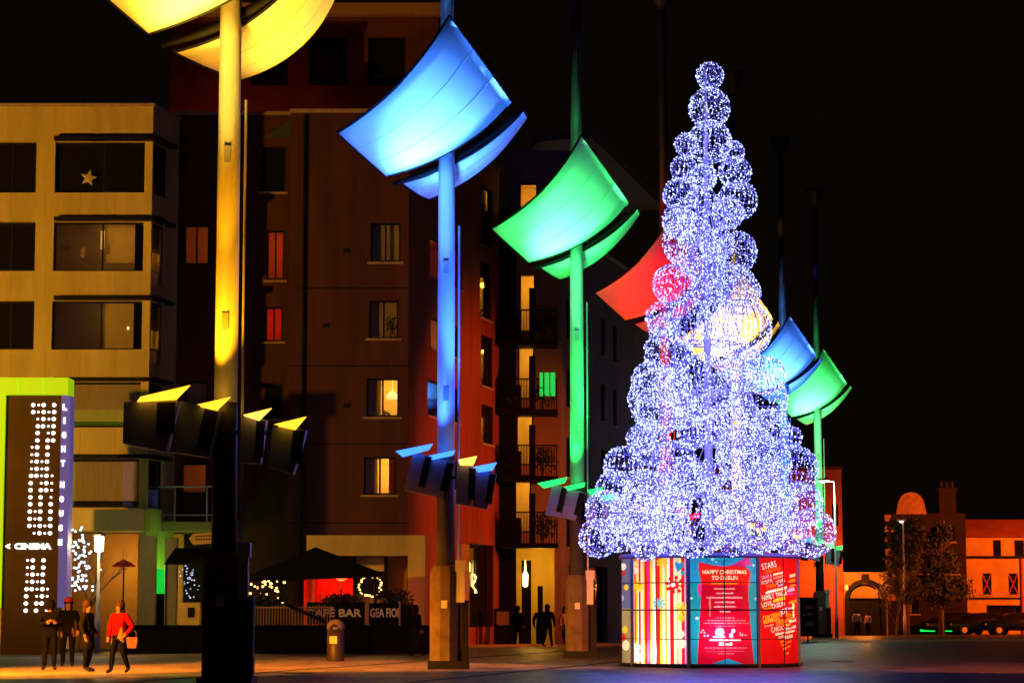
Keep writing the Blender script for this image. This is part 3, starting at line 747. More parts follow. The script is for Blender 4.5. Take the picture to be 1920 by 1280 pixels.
# ================================================================== lighting masts
D2 = CAMH * FPX / 105.0
S2 = FPX / D2
M_DSTEEL = mat('dimmed_upper_steel', (0.035, 0.03, 0.034), 0.5, 0.2, 1.5)  # upper pole and brazier darkened in colour so stray beams stay dim
M_LSTEEL = mat('unlit_lower_steel', (0.06, 0.055, 0.06), 0.5, 0.25, 1.2)  # lower shaft's lack of light is put into its darker colour
M_SAIL = mat('white_sail_panel', (0.72, 0.72, 0.72), 0.55, 0.05, 0.6)
M_SEAM = mat('sail_seam', (0.56, 0.56, 0.56), 0.6)
M_PLATE = mat('blue_tinted_plate', (0.26, 0.28, 0.44), 0.5, 0.15, 2)  # grey plates with the tree's blue light mixed into their colour
def sail(parent, cs, n_sag, sag, c0):
    """curved rectangular panel: corners tl, tr, br, bl as offsets (x, z, y) from the mast head"""
    tl, tr, br, bl = [c0 + Vector((c[0], c[2], c[1])) for c in cs]
    A, B, T = 20, 8, 0.07
    nv = ((tr - tl) + (br - bl)).cross((bl - tl) + (br - tr)).normalized()
    if nv.y > 0: nv = -nv
    def at(i, j, off=0.0):
        t, s = i / A, j / B
        p = tl.lerp(tr, t).lerp(bl.lerp(br, t), s)
        return p + nv * (sag * 4 * t * (1 - t) + 0.12 * 4 * s * (1 - s) + off)
    mb = MB(); g = [[at(i, j) for j in range(B + 1)] for i in range(A + 1)]; h = [[at(i, j, -T) for j in range(B + 1)] for i in range(A + 1)]
    vs = [p for r in g for p in r] + [p for r in h for p in r]; W = B + 1; K = (A + 1) * W
    fs = []
    for i in range(A):
        for j in range(B):
            a = i * W + j; fs.append((a, a + 1, a + W + 1, a + W)); fs.append((K + a, K + a + W, K + a + W + 1, K + a + 1))
    for i in range(A):
        for j in (0, B):
            a = i * W + j; fs.append((a, a + W, K + a + W, K + a))
    for j in range(B):
        for i in (0, A):
            a = i * W + j; fs.append((a, K + a, K + a + 1, a + 1))
    mb.add(vs, fs); o = mb.build('sail', M_SAIL, parent, True)
    for s in (0.36, 0.68):
        q = MB(); q.tube([at(i, s * B, 0.0) for i in range(A + 1)], 0.009, 4); q.build('seam', M_SEAM, o)
    q = MB(); rim = [at(i, 0, -T / 2) for i in range(A + 1)] + [at(A, j, -T / 2) for j in range(1, B + 1)] + [at(i, B, -T / 2) for i in range(A - 1, -1, -1)] + [at(0, j, -T / 2) for j in range(B - 1, -1, -1)]
    q.tube(rim, 0.045, 5); q.build('rim', M_BLACK, o)
    return o
UP = [(-2.76, 0.61, -1.4), (0.11, 3.51, -2.05), (1.70, 1.61, -0.42), (-1.56, -0.34, -0.42)]
LO = [(-1.22, -0.36, 0.42), (2.02, 1.56, 0.42), (2.08, 1.5, 1.0), (-0.5, -0.70, 1.0)]
LO1 = [(-1.15, -0.52, 0.42), (1.75, 2.0, 0.42), (2.15, 2.0, 2.2), (-0.02, -0.68, 2.2)]
def rel(lst, x, s): return [[((px - x) / s, CAMH + (HOR - py) / s) for px, py in q] for q in lst]
H2 = rel([[(776,851),(812,861),(795,929),(759,922)], [(814,862),(854,872),(829,936),(797,929)], [(857,872),(893,882),(883,952),(855,946)], [(895,883),(931,893),(913,958),(885,952)]], 835, S2)
L2 = rel([[(742,848),(811,834),(805,848),(757,861)], [(803,857),(853,846),(850,858),(812,866)], [(859,864),(894,857),(887,877),(863,876)], [(886,878),(931,869),(923,886),(896,889)]], 835, S2)
H1 = rel([[(236,760),(336,757),(315,852),(235,836)], [(342,757),(415,776),(395,862),(322,852)], [(455,783),(500,793),(490,874),(452,870)], [(513,801),(575,812),(552,892),(505,880)]], 418, S2 / .75)
L1 = rel([[(261,747),(354,725),(335,756),(263,760)], [(362,763),(430,747),(411,776),(385,770)], [(453,781),(507,768),(489,795),(462,786)], [(510,799),(572,784),(556,812),(528,806)]], 418, S2 / .75)
HX = [4.5, 0]
LAMPCOL = {'yellow': (1.0, 0.45, 0.02), 'blue': (0.04, 0.2, 1.0), 'green': (0.015, 1.0, 0.12), 'red': (1.0, 0.001, 0.0005), 'amber': (1.0, 0.50, 0.07)}
HEADZ = 1.45 + 842.0 / S2
def mast(i, colour, label, power=1.0, pole_px=None):
    d = D2 * (1 + 0.25 * (i - 2))
    px = pole_px if pole_px else 2083 - 1248 / (1 + 0.25 * (i - 2))
    base = P(px, HOR, d); x, y = base.x, base.y
    t = thing('light_mast', (x, y, 0), label, 'light mast', 'coloured lighting masts down the plaza')
    col = LAMPCOL[colour]
    q = MB(); q.tube([(x, y, 5.45), (x, y, HEADZ - .3), (x, y, HEADZ + 1.5)], [0.23, 0.215, 0.2], 20); q.build('pole', M_STEEL, t, True)
    q = MB(); q.tube([(x, y, 2.6), (x, y, 5.3), (x, y, 5.5)], [0.245, 0.235, 0.235], 20); q.build('lower_pole', M_LSTEEL, t, True)
    q = MB(); q.tube([(x, y, HEADZ + 1.45), (x, y, 25.2)], [0.185, 0.15], 14); up = q.build('upper_pole', M_DSTEEL, t, True)
    q = MB(); q.lathe((x, y, 25.2), [(0.15, 0), (0.3, 0.25), (0.55, 0.9), (0.6, 1.0), (0.3, 1.02)], 14); q.build('brazier', M_DSTEEL, up, True)
    q = MB(); q.lathe((x, y, 0), [(0.36, 0), (0.4, 0.03), (0.4, 2.45), (0.34, 2.62), (0.25, 2.66)], 10); bs = q.build('base', M_CONC, t)
    q = MB(); q.box((x - .43, y - .5, 0), (x + .62, y + .45, .22)); q.build('plinth', M_BLACK, bs)
    q = MB(); q.box((x + .41, y - .15, 0), (x + .6, y + .2, 1.75)); q.build('cable_post', M_BLACK, t)
    # thin conduit and junction box up the right side
    q = MB(); q.tube([(x + .335, y - .1, 2.7), (x + .335, y - .1, HEADZ - 1.6)], 0.028, 6); q.build('conduit', M_PALE, t)
    q = MB(); q.box((x + .28, y - .26, 1.7), (x + .5, y - .02, 2.72)); q.box((x + .26, y - .3, 2.5), (x + .54, y + 0.0, 2.78)); q.build('junction_box', M_PALE, t)
    q = MB(); q.box((x - .1, y - .412, 1.55), (x + .06, y - .402, 1.75)); q.build('sticker', M_PALE, t)
    for z in (6.9, 10.2):
        q = MB(); q.box((x - .07, y - .236, z), (x + .06, y - .20, z + .34)); q.build('access_hatch', M_STEEL, t)
    c0 = Vector((x, y, HEADZ))
    sail(t, UP, None, 0.74, c0)
    sail(t, LO1 if i == 1 else LO, None, 0.62 if i == 1 else 0.42, c0)
    # curved spine beam that carries both sails
    q = MB(); a_, b_ = c0 + Vector((-1.42, -.02, -.42)), c0 + Vector((1.88, -.02, 1.5)); sp = []
    for k in range(13):
        f = k / 12; w_ = .66 * 4 * f * (1 - f); sp.append(a_.lerp(b_, f) + Vector((.26, 0, -.32)) * w_ + Vector((0, .32, 0)))
    q.tube(sp, [.05 + .07 * math.sin(math.pi * k / 12) for k in range(13)], 8); q.build('spine', M_BLACK, t, True)
    # two brackets tie the sails to the pole
    q = MB(); q.tube([(x, y, HEADZ + .9), (x + .1, y - .75, HEADZ + .95)], .05, 6); q.tube([(x, y, HEADZ + .4), (x + .3, y + .6, HEADZ + .3)], .05, 6); q.build('bracket', M_BLACK, t)
    lm = emit('projector_lens_' + colour, col, 2.2 if colour not in ('blue',) else 2.6)
    hs_, ls_ = (H1, L1) if i == 1 else (H2, L2)
    for k in range(4):
        yo = y - 0.62
        quad = [Vector((x + u, yo, z)) for u, z in hs_[k]]
        q = MB(); q.quadslab([quad[3], quad[2], quad[1], quad[0]], (0, 0.4, 0)); pj = q.build('projector', M_PLATE, t)
        c = sum(quad, Vector()) / 4; e1 = (quad[1] - quad[0]); e2 = (quad[3] - quad[0])
        s0 = quad[0] + e1 * .62 + e2 * .03
        q = MB(); q.quadslab([s0 + e2 * .78, s0 + e2 * .78 + e1 * .34, s0 + e1 * .34, s0], (0, 0.03, 0))
        for v in q.v: v.y -= 0.02
        q.build('slot', M_BLACK, pj)
        lq = [Vector((x + u, yo - .16, z)) for u, z in ls_[k]]  # visor flap lit by the lamp; its glow is emission in the material
        q = MB(); q.quadslab([lq[3] , lq[2], lq[1] + Vector((0, .5, 0)), lq[0] + Vector((0, .5, 0))], (0, 0.03, -0.01))
        q.build('lens', emit('projector_lens_amber', LAMPCOL['yellow'], 0.5) if (k == 2 and colour in ('blue', 'yellow')) else lm, pj)
    q = MB(); q.tube([(x - .9, y - .25, 4.9), (x + .95, y - .25, 4.9)], .05, 6); q.build('cross_arm', M_BLACK, t)
    if power > 0:
        aim = c0 + Vector((0.05, -1.1, 1.6))
        light('sail_beam', 'SPOT', (x - .55, y - 1.75, 5.6), 24000 * power, {'yellow': (1.0, .62, .06), 'blue': (.1, .36, 1.0), 'green': (.1, 1.0, .3)}.get(colour, col), t, 0.16, aim, 29, 1.0)
        light('sail_beam', 'SPOT', (x + (1.3 if i == 1 else .5), y - 1.3, 5.45), (11000 if i == 1 else 3000) * power, col, t, 0.16, c0 + Vector((1.5 if i == 1 else 0.35, 1.3, 0.0)), 27 if i == 1 else 24, 0.9)
        light('pole_beam', 'SPOT', (x - .35, y - .85, 5.62), 900 * power, {'yellow': (1.0, .36, .004), 'blue': (.015, .08, 1.0), 'green': (.005, .8, .06)}.get(colour, col), t, 0.08, (x, y, 7.8), 52, 1.0)
        light('pole_beam', 'SPOT', (x - .3, y - 1.6, 5.5), (1300 if i == 1 else 1800) * power, {'yellow': (1.0, .36, .004), 'blue': (.015, .08, 1.0), 'green': (.005, .8, .06)}.get(colour, col), t, 0.1, (x, y, 10.3), 15, .8)
        dp = D2 * (0.75 + 0.25 * (i - 2)); xp = P(2083 - 1248 / (0.75 + 0.25 * (i - 2)), HOR, dp).x
        light('sail_beam', 'SPOT', (xp, dp + .9, 5.5), 23000 * power, col, t, 0.2, c0 + Vector((-.4, -.7, 1.2)), 18.5, 0.7)  # fill spot added at the previous mast's place to even out the sail
    return t
MASTS = [
    (0, 'amber', 'unseen mast added outside the left edge to hold fill light', 0, None),  # out of view; added to carry the next mast's fill spot
    (1, 'yellow', 'nearest mast with yellow lit sails cut off by the photo top', 1.05, 418),
    (2, 'blue', 'tall mast with blue lit sails beside the brown block', 1.25, 835),
    (3, 'green', 'mast with green lit sails just left of the globe tree', 0.8, 1083),
    (4, 'red', 'mast with red lit sails half hidden by globe tree', 0.4, 1250),
    (5, 'amber', 'mast with amber lit sails showing through the globe tree', 1.5, 1384),
    (6, 'blue', 'distant mast with blue lit sail right of globe tree', 1.2, 1474),
    (7, 'green', 'farthest mast with green lit sails, right of the globe tree', 0.75, 1538),
]
for m_ in MASTS: mast(*m_)

# ================================================================== globe light tree on its printed drum
TX, TY = P(1331, 1147, 65.8).x, 65.8
ST = FPX / TY
tree = thing('light_globe_tree', (TX, TY, 0), 'tall white light-globe Christmas tree on an illuminated printed drum', 'christmas tree')
RD, ZD = 165.0 / (FPX / (TY)) , 0.0
ztop_d = P(1331, 1041, TY - RD).z
# -- printed panels: the print is rasterised into vertex colours from polygons and letter outlines in photo pixels
def disc(cx, cy, r, n=14, sx=1.0): return [(cx + r * sx * math.cos(2 * math.pi * k / n), cy + r * math.sin(2 * math.pi * k / n)) for k in range(n)]
class Print:
    def __init__(s): s.v, s.f, s.c = [], [], []
    def poly(s, pts, col):
        k = len(s.v); z = len(s.c) * 0.01; s.v += [(p[0], p[1], z) for p in pts]; s.f.append(list(range(k, k + len(pts)))); s.c.append(col)
    def fan(s, c, pts, col):
        for a, b in zip(pts, pts[1:] + pts[:1]): s.poly([c, a, b], col)
    def text(s, body, cx, cy, h, col, w=None, rot=0.0, bold=0.0):
        vs, fs, tw, th = text_mesh(body, bold); w = w or tw / th * h
        ca, sa = math.cos(R(rot)), math.sin(R(rot)); k = len(s.v); z = len(s.c) * 0.01 + .01
        for x, y in vs:
            x, y = x / tw * w, -y / th * h
            s.v.append((cx + x * ca + y * sa, cy - x * sa + y * ca, z))
        for f in fs: s.f.append([i + k for i in f]); s.c.append(col)
    def sample(s, pts, default):
        bv = BVHTree.FromPolygons([Vector(v) for v in s.v], s.f)
        out = []
        for x, y in pts:
            hit = bv.ray_cast(Vector((x, y, 1e5)), Vector((0, 0, -1)))
            out.append(s.c[hit[2]] if hit[2] is not None else default)
        return out
WHT, CREAMY, REDC, DRED, PINK = (1, 1, 1), (0.95, 0.85, 0.6), (0.80, 0.012, 0.01), (0.42, 0.002, 0.022), (0.7, 0.03, 0.35)
YEL, ORG, TEAL, SKYB, GRN, LAV = (1.0, 0.62, 0.02), (1.0, 0.24, 0.01), (0.01, 0.26, 0.36), (0.02, 0.30, 0.72), (0.25, 0.45, 0.02), (0.45, 0.42, 0.85)
rg = random.Random(4)
# panel A: stripes with snowflakes and snowmen
pa = Print()
xs = 1176.0; seq = []
cols = [CREAMY, REDC, YEL, REDC, CREAMY, REDC, YEL, WHT, REDC, CREAMY, YEL, REDC, PINK, REDC, YEL, CREAMY, WHT, REDC, YEL, CREAMY, YEL, WHT, REDC, CREAMY, (0.4, 0.7, 0.4), CREAMY, REDC, LAV, REDC, GRN, GRN, REDC]
wd = [2.6, 1.4, 2, 2.2, 2.4, 2.4, 3.6, 1.6, 3.4, 4, 3, 4.4, 3.2, 2, 4, 3, 4.4, 6, 4, 5, 4, 5, 7, 5.4, 3, 5, 6, 2, 3, 3.4, 4, 9]
for c, w in zip(cols, wd):
    pa.poly([(xs, 1030), (xs + w, 1030), (xs + w, 1255), (xs, 1255)], c); xs += w * 0.97
def flake(pr, cx, cy, r, col):
    for k in range(8):
        a = k * math.pi / 4 + .2; dx, dy = math.cos(a), math.sin(a)
        pr.poly([(cx - dy * 1.6, cy + dx * 1.6), (cx + dx * r - dy * 1.4, cy + dy * r + dx * 1.4), (cx + dx * r + dy * 1.4, cy + dy * r - dx * 1.4), (cx + dy * 1.6, cy - dx * 1.6)], col)
        pr.poly(disc(cx + dx * r * .8, cy + dy * r * .8, r * .22, 6), col)
    pr.poly(disc(cx, cy, r * .42, 9), col)
def snowman(pr, cx, cy, s, col):
    pr.poly(disc(cx, cy + 9 * s, 10 * s, 14), col); pr.poly(disc(cx, cy - 9 * s, 7.5 * s, 12), col)
flake(pa, 1256, 1096, 17, REDC); flake(pa, 1253, 1096, 4, WHT); flake(pa, 1192, 1100, 11, YEL); flake(pa, 1229, 1130, 11, (0.15, 0.55, 0.65)); flake(pa, 1268, 1140, 12, YEL)
flake(pa, 1234, 1053, 11, YEL); flake(pa, 1267, 1157, 8, YEL)
pa.fan((1263, 1062), [(1256, 1052), (1264, 1056), (1272, 1054), (1270, 1064), (1262, 1072), (1258, 1064)], SKYB); pa.poly([(1266, 1072), (1274, 1070), (1270, 1080)], SKYB)
snowman(pa, 1265, 1196, 1.0, CREAMY); snowman(pa, 1189, 1222, 1.0, CREAMY); snowman(pa, 1186, 1062, 0.7, CREAMY)
# panel B: blue with a red ribbon banner
pb = Print()
pb.poly([(1276, 1030), (1412, 1030), (1412, 1255), (1276, 1255)], TEAL)
pb.poly([(1276, 1030), (1412, 1030), (1412, 1092), (1276, 1092)], SKYB)
k_ = 150 / 914.0
def bx(lst): return [(1270 + a * k_, 1040 + b * k_) for a, b in lst]
for (a, b, r_) in ((325, 55, 3), (780, 120, 2.6), (90, 495, 2.6), (810, 500, 3), (150, 720, 3), (365, 85, 1.4)): pb.poly(disc(1270 + a * k_, 1040 + b * k_, r_, 8), (0.5, 0.75, 0.9))
pb.fan((1270 + 450 * k_, 1040 + 160 * k_), bx([(180, 80), (320, 118), (450, 132), (560, 115), (680, 45), (690, 150), (560, 190), (200, 160)]), (0.55, 0.02, 0.22))
pb.poly(bx([(680, 40), (742, 28), (735, 75), (752, 130), (690, 120)]), PINK)
pb.poly(bx([(205, 310), (165, 345), (155, 400), (180, 470), (205, 470)]), PINK)
pb.poly(bx([(705, 300), (735, 295), (740, 345), (715, 380), (735, 390), (712, 410)]), (0.6, 0.05, 0.12))
pb.poly(bx([(705, 298), (732, 298), (735, 330), (712, 360)]), (0.8, 0.75, 0.8))
pb.fan((1270 + 455 * k_, 1040 + 700 * k_), bx([(175, 90), (300, 125), (450, 140), (560, 125), (690, 140), (742, 190), (740, 260), (712, 330), (725, 560), (745, 900), (778, 1262), (650, 1235), (480, 1172), (290, 1240), (148, 1250), (170, 900), (190, 560), (208, 320), (170, 180)]), DRED)
pb.fan((1270 + 455 * k_, 1040 + 230 * k_), bx([(175, 95), (300, 128), (450, 142), (560, 128), (690, 145), (740, 190), (738, 260), (712, 345), (205, 345), (172, 180)]), REDC)
pb.text('HAPPY CHRISTMAS', 1345, 1072.5, 7.6, CREAMY, 80, 0, .012); pb.text('TO DUBLIN', 1345, 1083, 7, CREAMY, 47, 0, .012)
pb.poly(bx([(305, 318), (600, 318), (600, 334), (305, 334)]), ORG)
LT = (0.9, 0.42, 0.42)
for (y_, w_) in ((388, 240), (440, 205), (488, 400), (540, 225), (590, 255), (645, 120)):
    pb.poly([(1270 + (457 - w_ / 2) * k_, 1040 + (y_ - 7) * k_), (1270 + (457 + w_ / 2) * k_, 1040 + (y_ - 7) * k_), (1270 + (457 + w_ / 2) * k_, 1040 + (y_ + 7) * k_), (1270 + (457 - w_ / 2) * k_, 1040 + (y_ + 7) * k_)], (0.56, 0.05, 0.09))
    for j in range(int(w_ / 13)):
        xx = 457 - w_ / 2 + j * 13; hh = rg.choice((7, 9, 12))
        pb.poly(bx([(xx, y_ - hh), (xx + 8, y_ - hh), (xx + 8, y_ + 9), (xx, y_ + 9)]), LT)
for (y_, w_) in ((715, 190), (745, 390), (777, 480), (808, 220), (1055, 460), (1092, 430), (1118, 170)):
    x_ = 457 - w_ / 2
    while x_ < 457 + w_ / 2:
        l_ = rg.uniform(16, 44); pb.poly(bx([(x_, y_ - 4), (x_ + l_, y_ - 4), (x_ + l_, y_ + 5), (x_, y_ + 5)]), (0.72, 0.16, 0.2)); x_ += l_ + 9
pb.poly(bx([(280, 490), (302, 490), (296, 700), (286, 700)]), (0.8, 0.16, 0.08))
pb.poly(disc(1270 + 395 * k_, 1040 + 878 * k_, 7.6, 16), WHT)
pb.text('d', 1270 + 520 * k_, 1040 + 905 * k_, 11, WHT, 6.5, 0, .05); pb.text('p', 1270 + 546 * k_, 1040 + 868 * k_, 9, WHT, 6, 0, .05)
for (a, b) in ((192, 878), (212, 855), (230, 882), (228, 918), (265, 915)): pb.poly(disc(1270 + a * k_, 1040 + b * k_, 1.7, 7), LT)
for (a, b, w_, h_) in ((618, 875, 6, 48), (640, 890, 8, 33), (655, 905, 40, 10)): pb.poly(bx([(a, b), (a + w_, b), (a + w_, b + h_), (a, b + h_)]), LT)
pb.poly(bx([(320, 925), (460, 925), (460, 937), (320, 937)]), LT)
def marks(pr, x0, x1, y0, y1, col, f, rot=0.0, gap=.3):     # a line of print too small to read: a row of letter-sized strokes
    x = x0; ca, sa = math.cos(R(rot)), math.sin(R(rot)); cx, cy = (x0 + x1) / 2, (y0 + y1) / 2
    while x < x1 - 2:
        w = rg.uniform(.5, .8) * (y1 - y0); t_ = rg.choice((0, 0, .25)) * (y1 - y0)
        pr.poly([f(cx + (a - cx) * ca + (b - cy) * sa, cy - (a - cx) * sa + (b - cy) * ca) for a, b in ((x, y0 + t_), (x + w, y0 + t_), (x + w, y1), (x, y1))], col); x += w + gap * (y1 - y0)
fb = lambda a, b: (1270 + a * k_, 1040 + b * k_)
marks(pb, 285, 625, 955, 975, CREAMY, fb); marks(pb, 385, 520, 995, 1025, CREAMY, fb)
# panel C: red with a heart of words
pc = Print()
pc.poly([(1400, 1030), (1500, 1030), (1500, 1255), (1400, 1255)], (0.72, 0.006, 0.008))
kc = 110 / 670.0
fcx = lambda a, b: (1400 + a * kc, 1040 + b * kc)
def W(body, a, b, h, w, col, rot=14):
    if body: pc.text(body, 1400 + a * kc, 1040 + b * kc, h * kc, col, w * kc, rot, .0)
    else: marks(pc, a - w / 2, a + w / 2, b - h * .45, b + h * .45, col, fcx, rot, .12)
for args in (('STARS', 172, 118, 66, 176, WHT), ('CHRISTMAS', 215, 170, 44, 205, ORG), ('SANTA', 142, 248, 42, 125, LAV), ('', 283, 210, 26, 130, CREAMY), ('', 285, 250, 26, 134, (1, .3, .2)), ('MAGICAL', 146, 305, 42, 135, WHT),
             ('LIGHTS', 308, 298, 40, 110, WHT), ('MAN', 193, 352, 52, 112, ORG), ('', 313, 340, 26, 76, LAV), ('', 187, 416, 32, 125, WHT), ('', 318, 385, 32, 128, CREAMY), ('FAMILY', 157, 478, 60, 146, WHT),
             ('TINGLE', 318, 440, 50, 142, WHT), ('LOVE', 140, 560, 52, 120, CREAMY), ('', 285, 505, 40, 140, YEL), ('DUBLIN', 282, 567, 54, 155, WHT), ('', 150, 608, 26, 96, ORG), ('CHILDREN', 194, 700, 56, 212, YEL), ('', 195, 745, 36, 200, (.7, .4, .02)),
             ('JOY', 350, 650, 84, 100, WHT), ('', 435, 605, 30, 60, LAV), ('', 410, 680, 40, 80, ORG), ('Songs', 163, 805, 30, 110, CREAMY), ('', 340, 755, 56, 190, ORG), ('CAROLS', 270, 838, 56, 172, CREAMY), ('', 393, 795, 30, 46, YEL), ('', 462, 750, 34, 88, CREAMY),
             ('', 300, 890, 32, 130, CREAMY), ('', 430, 832, 34, 118, (1, .6, .6)), ('', 315, 930, 30, 84, (.9, .5, .3)), ('', 425, 875, 28, 112, CREAMY), ('', 400, 935, 40, 105, (1, .7, .5)), ('', 325, 985, 24, 60, ORG), ('', 402, 990, 28, 66, ORG), ('', 333, 1025, 26, 50, ORG),
             ('', 397, 1045, 26, 46, ORG), ('', 346, 1068, 26, 30, YEL), ('', 385, 1120, 22, 24, YEL), ('', 464, 230, 34, 76, (1, .6, .4)), ('', 455, 290, 36, 84, ORG), ('', 440, 395, 40, 90, LAV), ('', 440, 440, 30, 80, PINK), ('', 470, 530, 30, 120, ORG), ('', 470, 345, 28, 100, (.8, .2, .05))): W(*args)
pc.poly([(1400 + a * kc, 1040 + b * kc) for a, b in ((462, 560), (475, 542), (488, 570), (486, 715), (464, 715))], (1, .85, .4))
# panel D (far left edge): blue-grey with figures
pd = Print(); pd.poly([(1160, 1030), (1182, 1030), (1182, 1255), (1160, 1255)], (0.12, 0.14, 0.3)); pd.poly([(1160, 1140), (1182, 1140), (1182, 1255), (1160, 1255)], (0.35, 0.3, 0.12))
for (a, b, r_, c) in ((1169, 1060, 7, WHT), (1169, 1072, 5, REDC), (1173, 1100, 6, YEL), (1171, 1180, 7, YEL), (1168, 1195, 7, REDC), (1172, 1210, 10, CREAMY), (1166, 1120, 6, LAV)): pd.poly(disc(a, b, r_, 9, .6), c)
def panel_mat():
    m = bpy.data.materials.new('backlit_print'); m.use_nodes = True; nt = m.node_tree; nt.nodes.clear()
    o = nt.nodes.new('ShaderNodeOutputMaterial'); a = nt.nodes.new('ShaderNodeVertexColor'); a.layer_name = 'print'
    tr = nt.nodes.new('ShaderNodeBsdfTranslucent'); df = nt.nodes.new('ShaderNodeBsdfDiffuse'); mx = nt.nodes.new('ShaderNodeMixShader'); mx.inputs[0].default_value = 0.12
    gl = nt.nodes.new('ShaderNodeBsdfGlossy'); gl.inputs['Roughness'].default_value = .25; m2 = nt.nodes.new('ShaderNodeMixShader'); m2.inputs[0].default_value = .03
    nt.links.new(a.outputs[0], tr.inputs[0]); nt.links.new(a.outputs[0], df.inputs[0])
    nt.links.new(tr.outputs[0], mx.inputs[1]); nt.links.new(df.outputs[0], mx.inputs[2]); nt.links.new(mx.outputs[0], m2.inputs[1]); nt.links.new(gl.outputs[0], m2.inputs[2]); nt.links.new(m2.outputs[0], o.inputs[0])
    return m
M_PRINT = panel_mat()
drum = MB().lathe((TX, TY, 0), [(RD - .05, 0.0), (RD - .05, .06), (.3, .06)], 40).build('drum_floor', M_BLACK, tree)
def drum_panel(pr, th0, th1, label):
    NA, NZ = 150, 240; verts, q2 = [], []
    e = R(0.7)
    for i in range(NA + 1):
        th = R(th0) + e + (R(th1 - th0) - 2 * e) * i / NA
        for j in range(NZ + 1):
            z = 0.07 + (ztop_d - 0.12) * j / NZ
            verts.append((RD * math.sin(th), -RD * math.cos(th), z))
            q2.append((1331 + 165 * math.sin(th), 1250 - (z / ztop_d) * 208))
    fs = [(i * (NZ + 1) + j, (i + 1) * (NZ + 1) + j, (i + 1) * (NZ + 1) + j + 1, i * (NZ + 1) + j + 1) for i in range(NA) for j in range(NZ)]
    cols = pr.sample(q2, (0.3, 0.02, 0.02))
    me = bpy.data.meshes.new('panel'); me.from_pydata(verts, [], fs); me.materials.append(M_PRINT)
    at = me.color_attributes.new('print', 'FLOAT_COLOR', 'POINT')
    at.data.foreach_set('color', [c for rgb in cols for c in (*rgb, 1.0)])
    o = bpy.data.objects.new('printed_panel', me); C.objects.link(o); o.parent = tree; WL[o] = Vector((TX, TY, 0))
    o['label'] = label
    return o
B0 = [-108, -63, -18, 27]
pans = [drum_panel(pd, -108, -63, 'blue-grey print panel at the left edge of the drum'), drum_panel(pa, -63, -18, 'striped print panel with snowflakes and snowmen'), drum_panel(pb, -18, 27, 'blue print panel with a red ribbon greeting'), drum_panel(pc, 27, 72, 'red print panel with a heart of words')]
for k in range(4):                                            # the far half repeats the prints
    o = pans[(k + 1) % 4].copy(); C.objects.link(o); o.rotation_euler = (0, 0, R(180 if k % 4 != 3 else 180))
    del o['label']
M_POST = mat('violet_grey_frame', (0.16, 0.14, 0.3), 0.5, 0.15, 3)
for k in range(8):
    th = R(-108 + 45 * k); p0 = Vector((TX + (RD + .02) * math.sin(th), TY - (RD + .02) * math.cos(th), 0))
    q = MB(); q.tube([p0, p0 + Vector((0, 0, ztop_d))], 0.055, 6); q.build('frame_post', M_POST, tree)
    th = R(-108 + 45 * k + 22.5); p0 = Vector((TX + (RD + .008) * math.sin(th), TY - (RD + .008) * math.cos(th), 0))
    q = MB(); q.tube([p0, p0 + Vector((0, 0, ztop_d))], 0.013, 4); q.build('panel_seam', M_BLACK, tree)
def ring(z, r, rad, n=48, nm='rail', m=M_POST):
    q = MB(); q.tube([(TX + r * math.cos(2 * math.pi * k / n), TY + r * math.sin(2 * math.pi * k / n), z) for k in range(n + 1)], rad, 6); return q.build(nm, m, tree)
ring(0.05, RD + .01, .06, nm='base_ring', m=M_BLACK); ring(ztop_d, RD + .02, .06, nm='top_ring')
for f, r_ in ((.255, .012), (.515, .02), (.76, .013)): ring(ztop_d * f, RD + .012, r_, nm='panel_seam', m=M_BLACK)
q = MB(); q.lathe((TX, TY, ztop_d), [(RD + .04, 0.03), (RD + .04, .08), (.25, .1)], 48); q.build('drum_lid', mat('drum_lid_metal', (.25, .25, .32), .6), tree)
def inside(th, r, z): return Vector((TX + r * math.sin(R(th)), TY - r * math.cos(R(th)), z))
WRM = (1.0, 0.86, 0.62)
for (th, r, z, pw_, col, sz) in ((0, 0.0, 2.0, 260, WRM, .3), (-40, 1.2, 1.75, 120, (1, .88, .6), .2), (40, 1.0, 2.2, 90, WRM, .2), (8, 1.1, 2.4, 70, (.85, .95, 1.0), .2),
                                 (-47, RD - .22, 0.36, 18.0, (1.0, .9, .8), .05), (1.5, RD - .28, 0.88, 22.0, (1.0, .55, .8), .06), (68, RD - .4, 1.75, 4, WRM, .05), (150, 1.0, 1.8, 120, WRM, .2), (-130, 1.0, 1.8, 100, WRM, .2)):
    light('drum_lamp', 'POINT', inside(th, r, z), pw_ * (.27 if sz > .1 else 2.6), col, tree, sz)
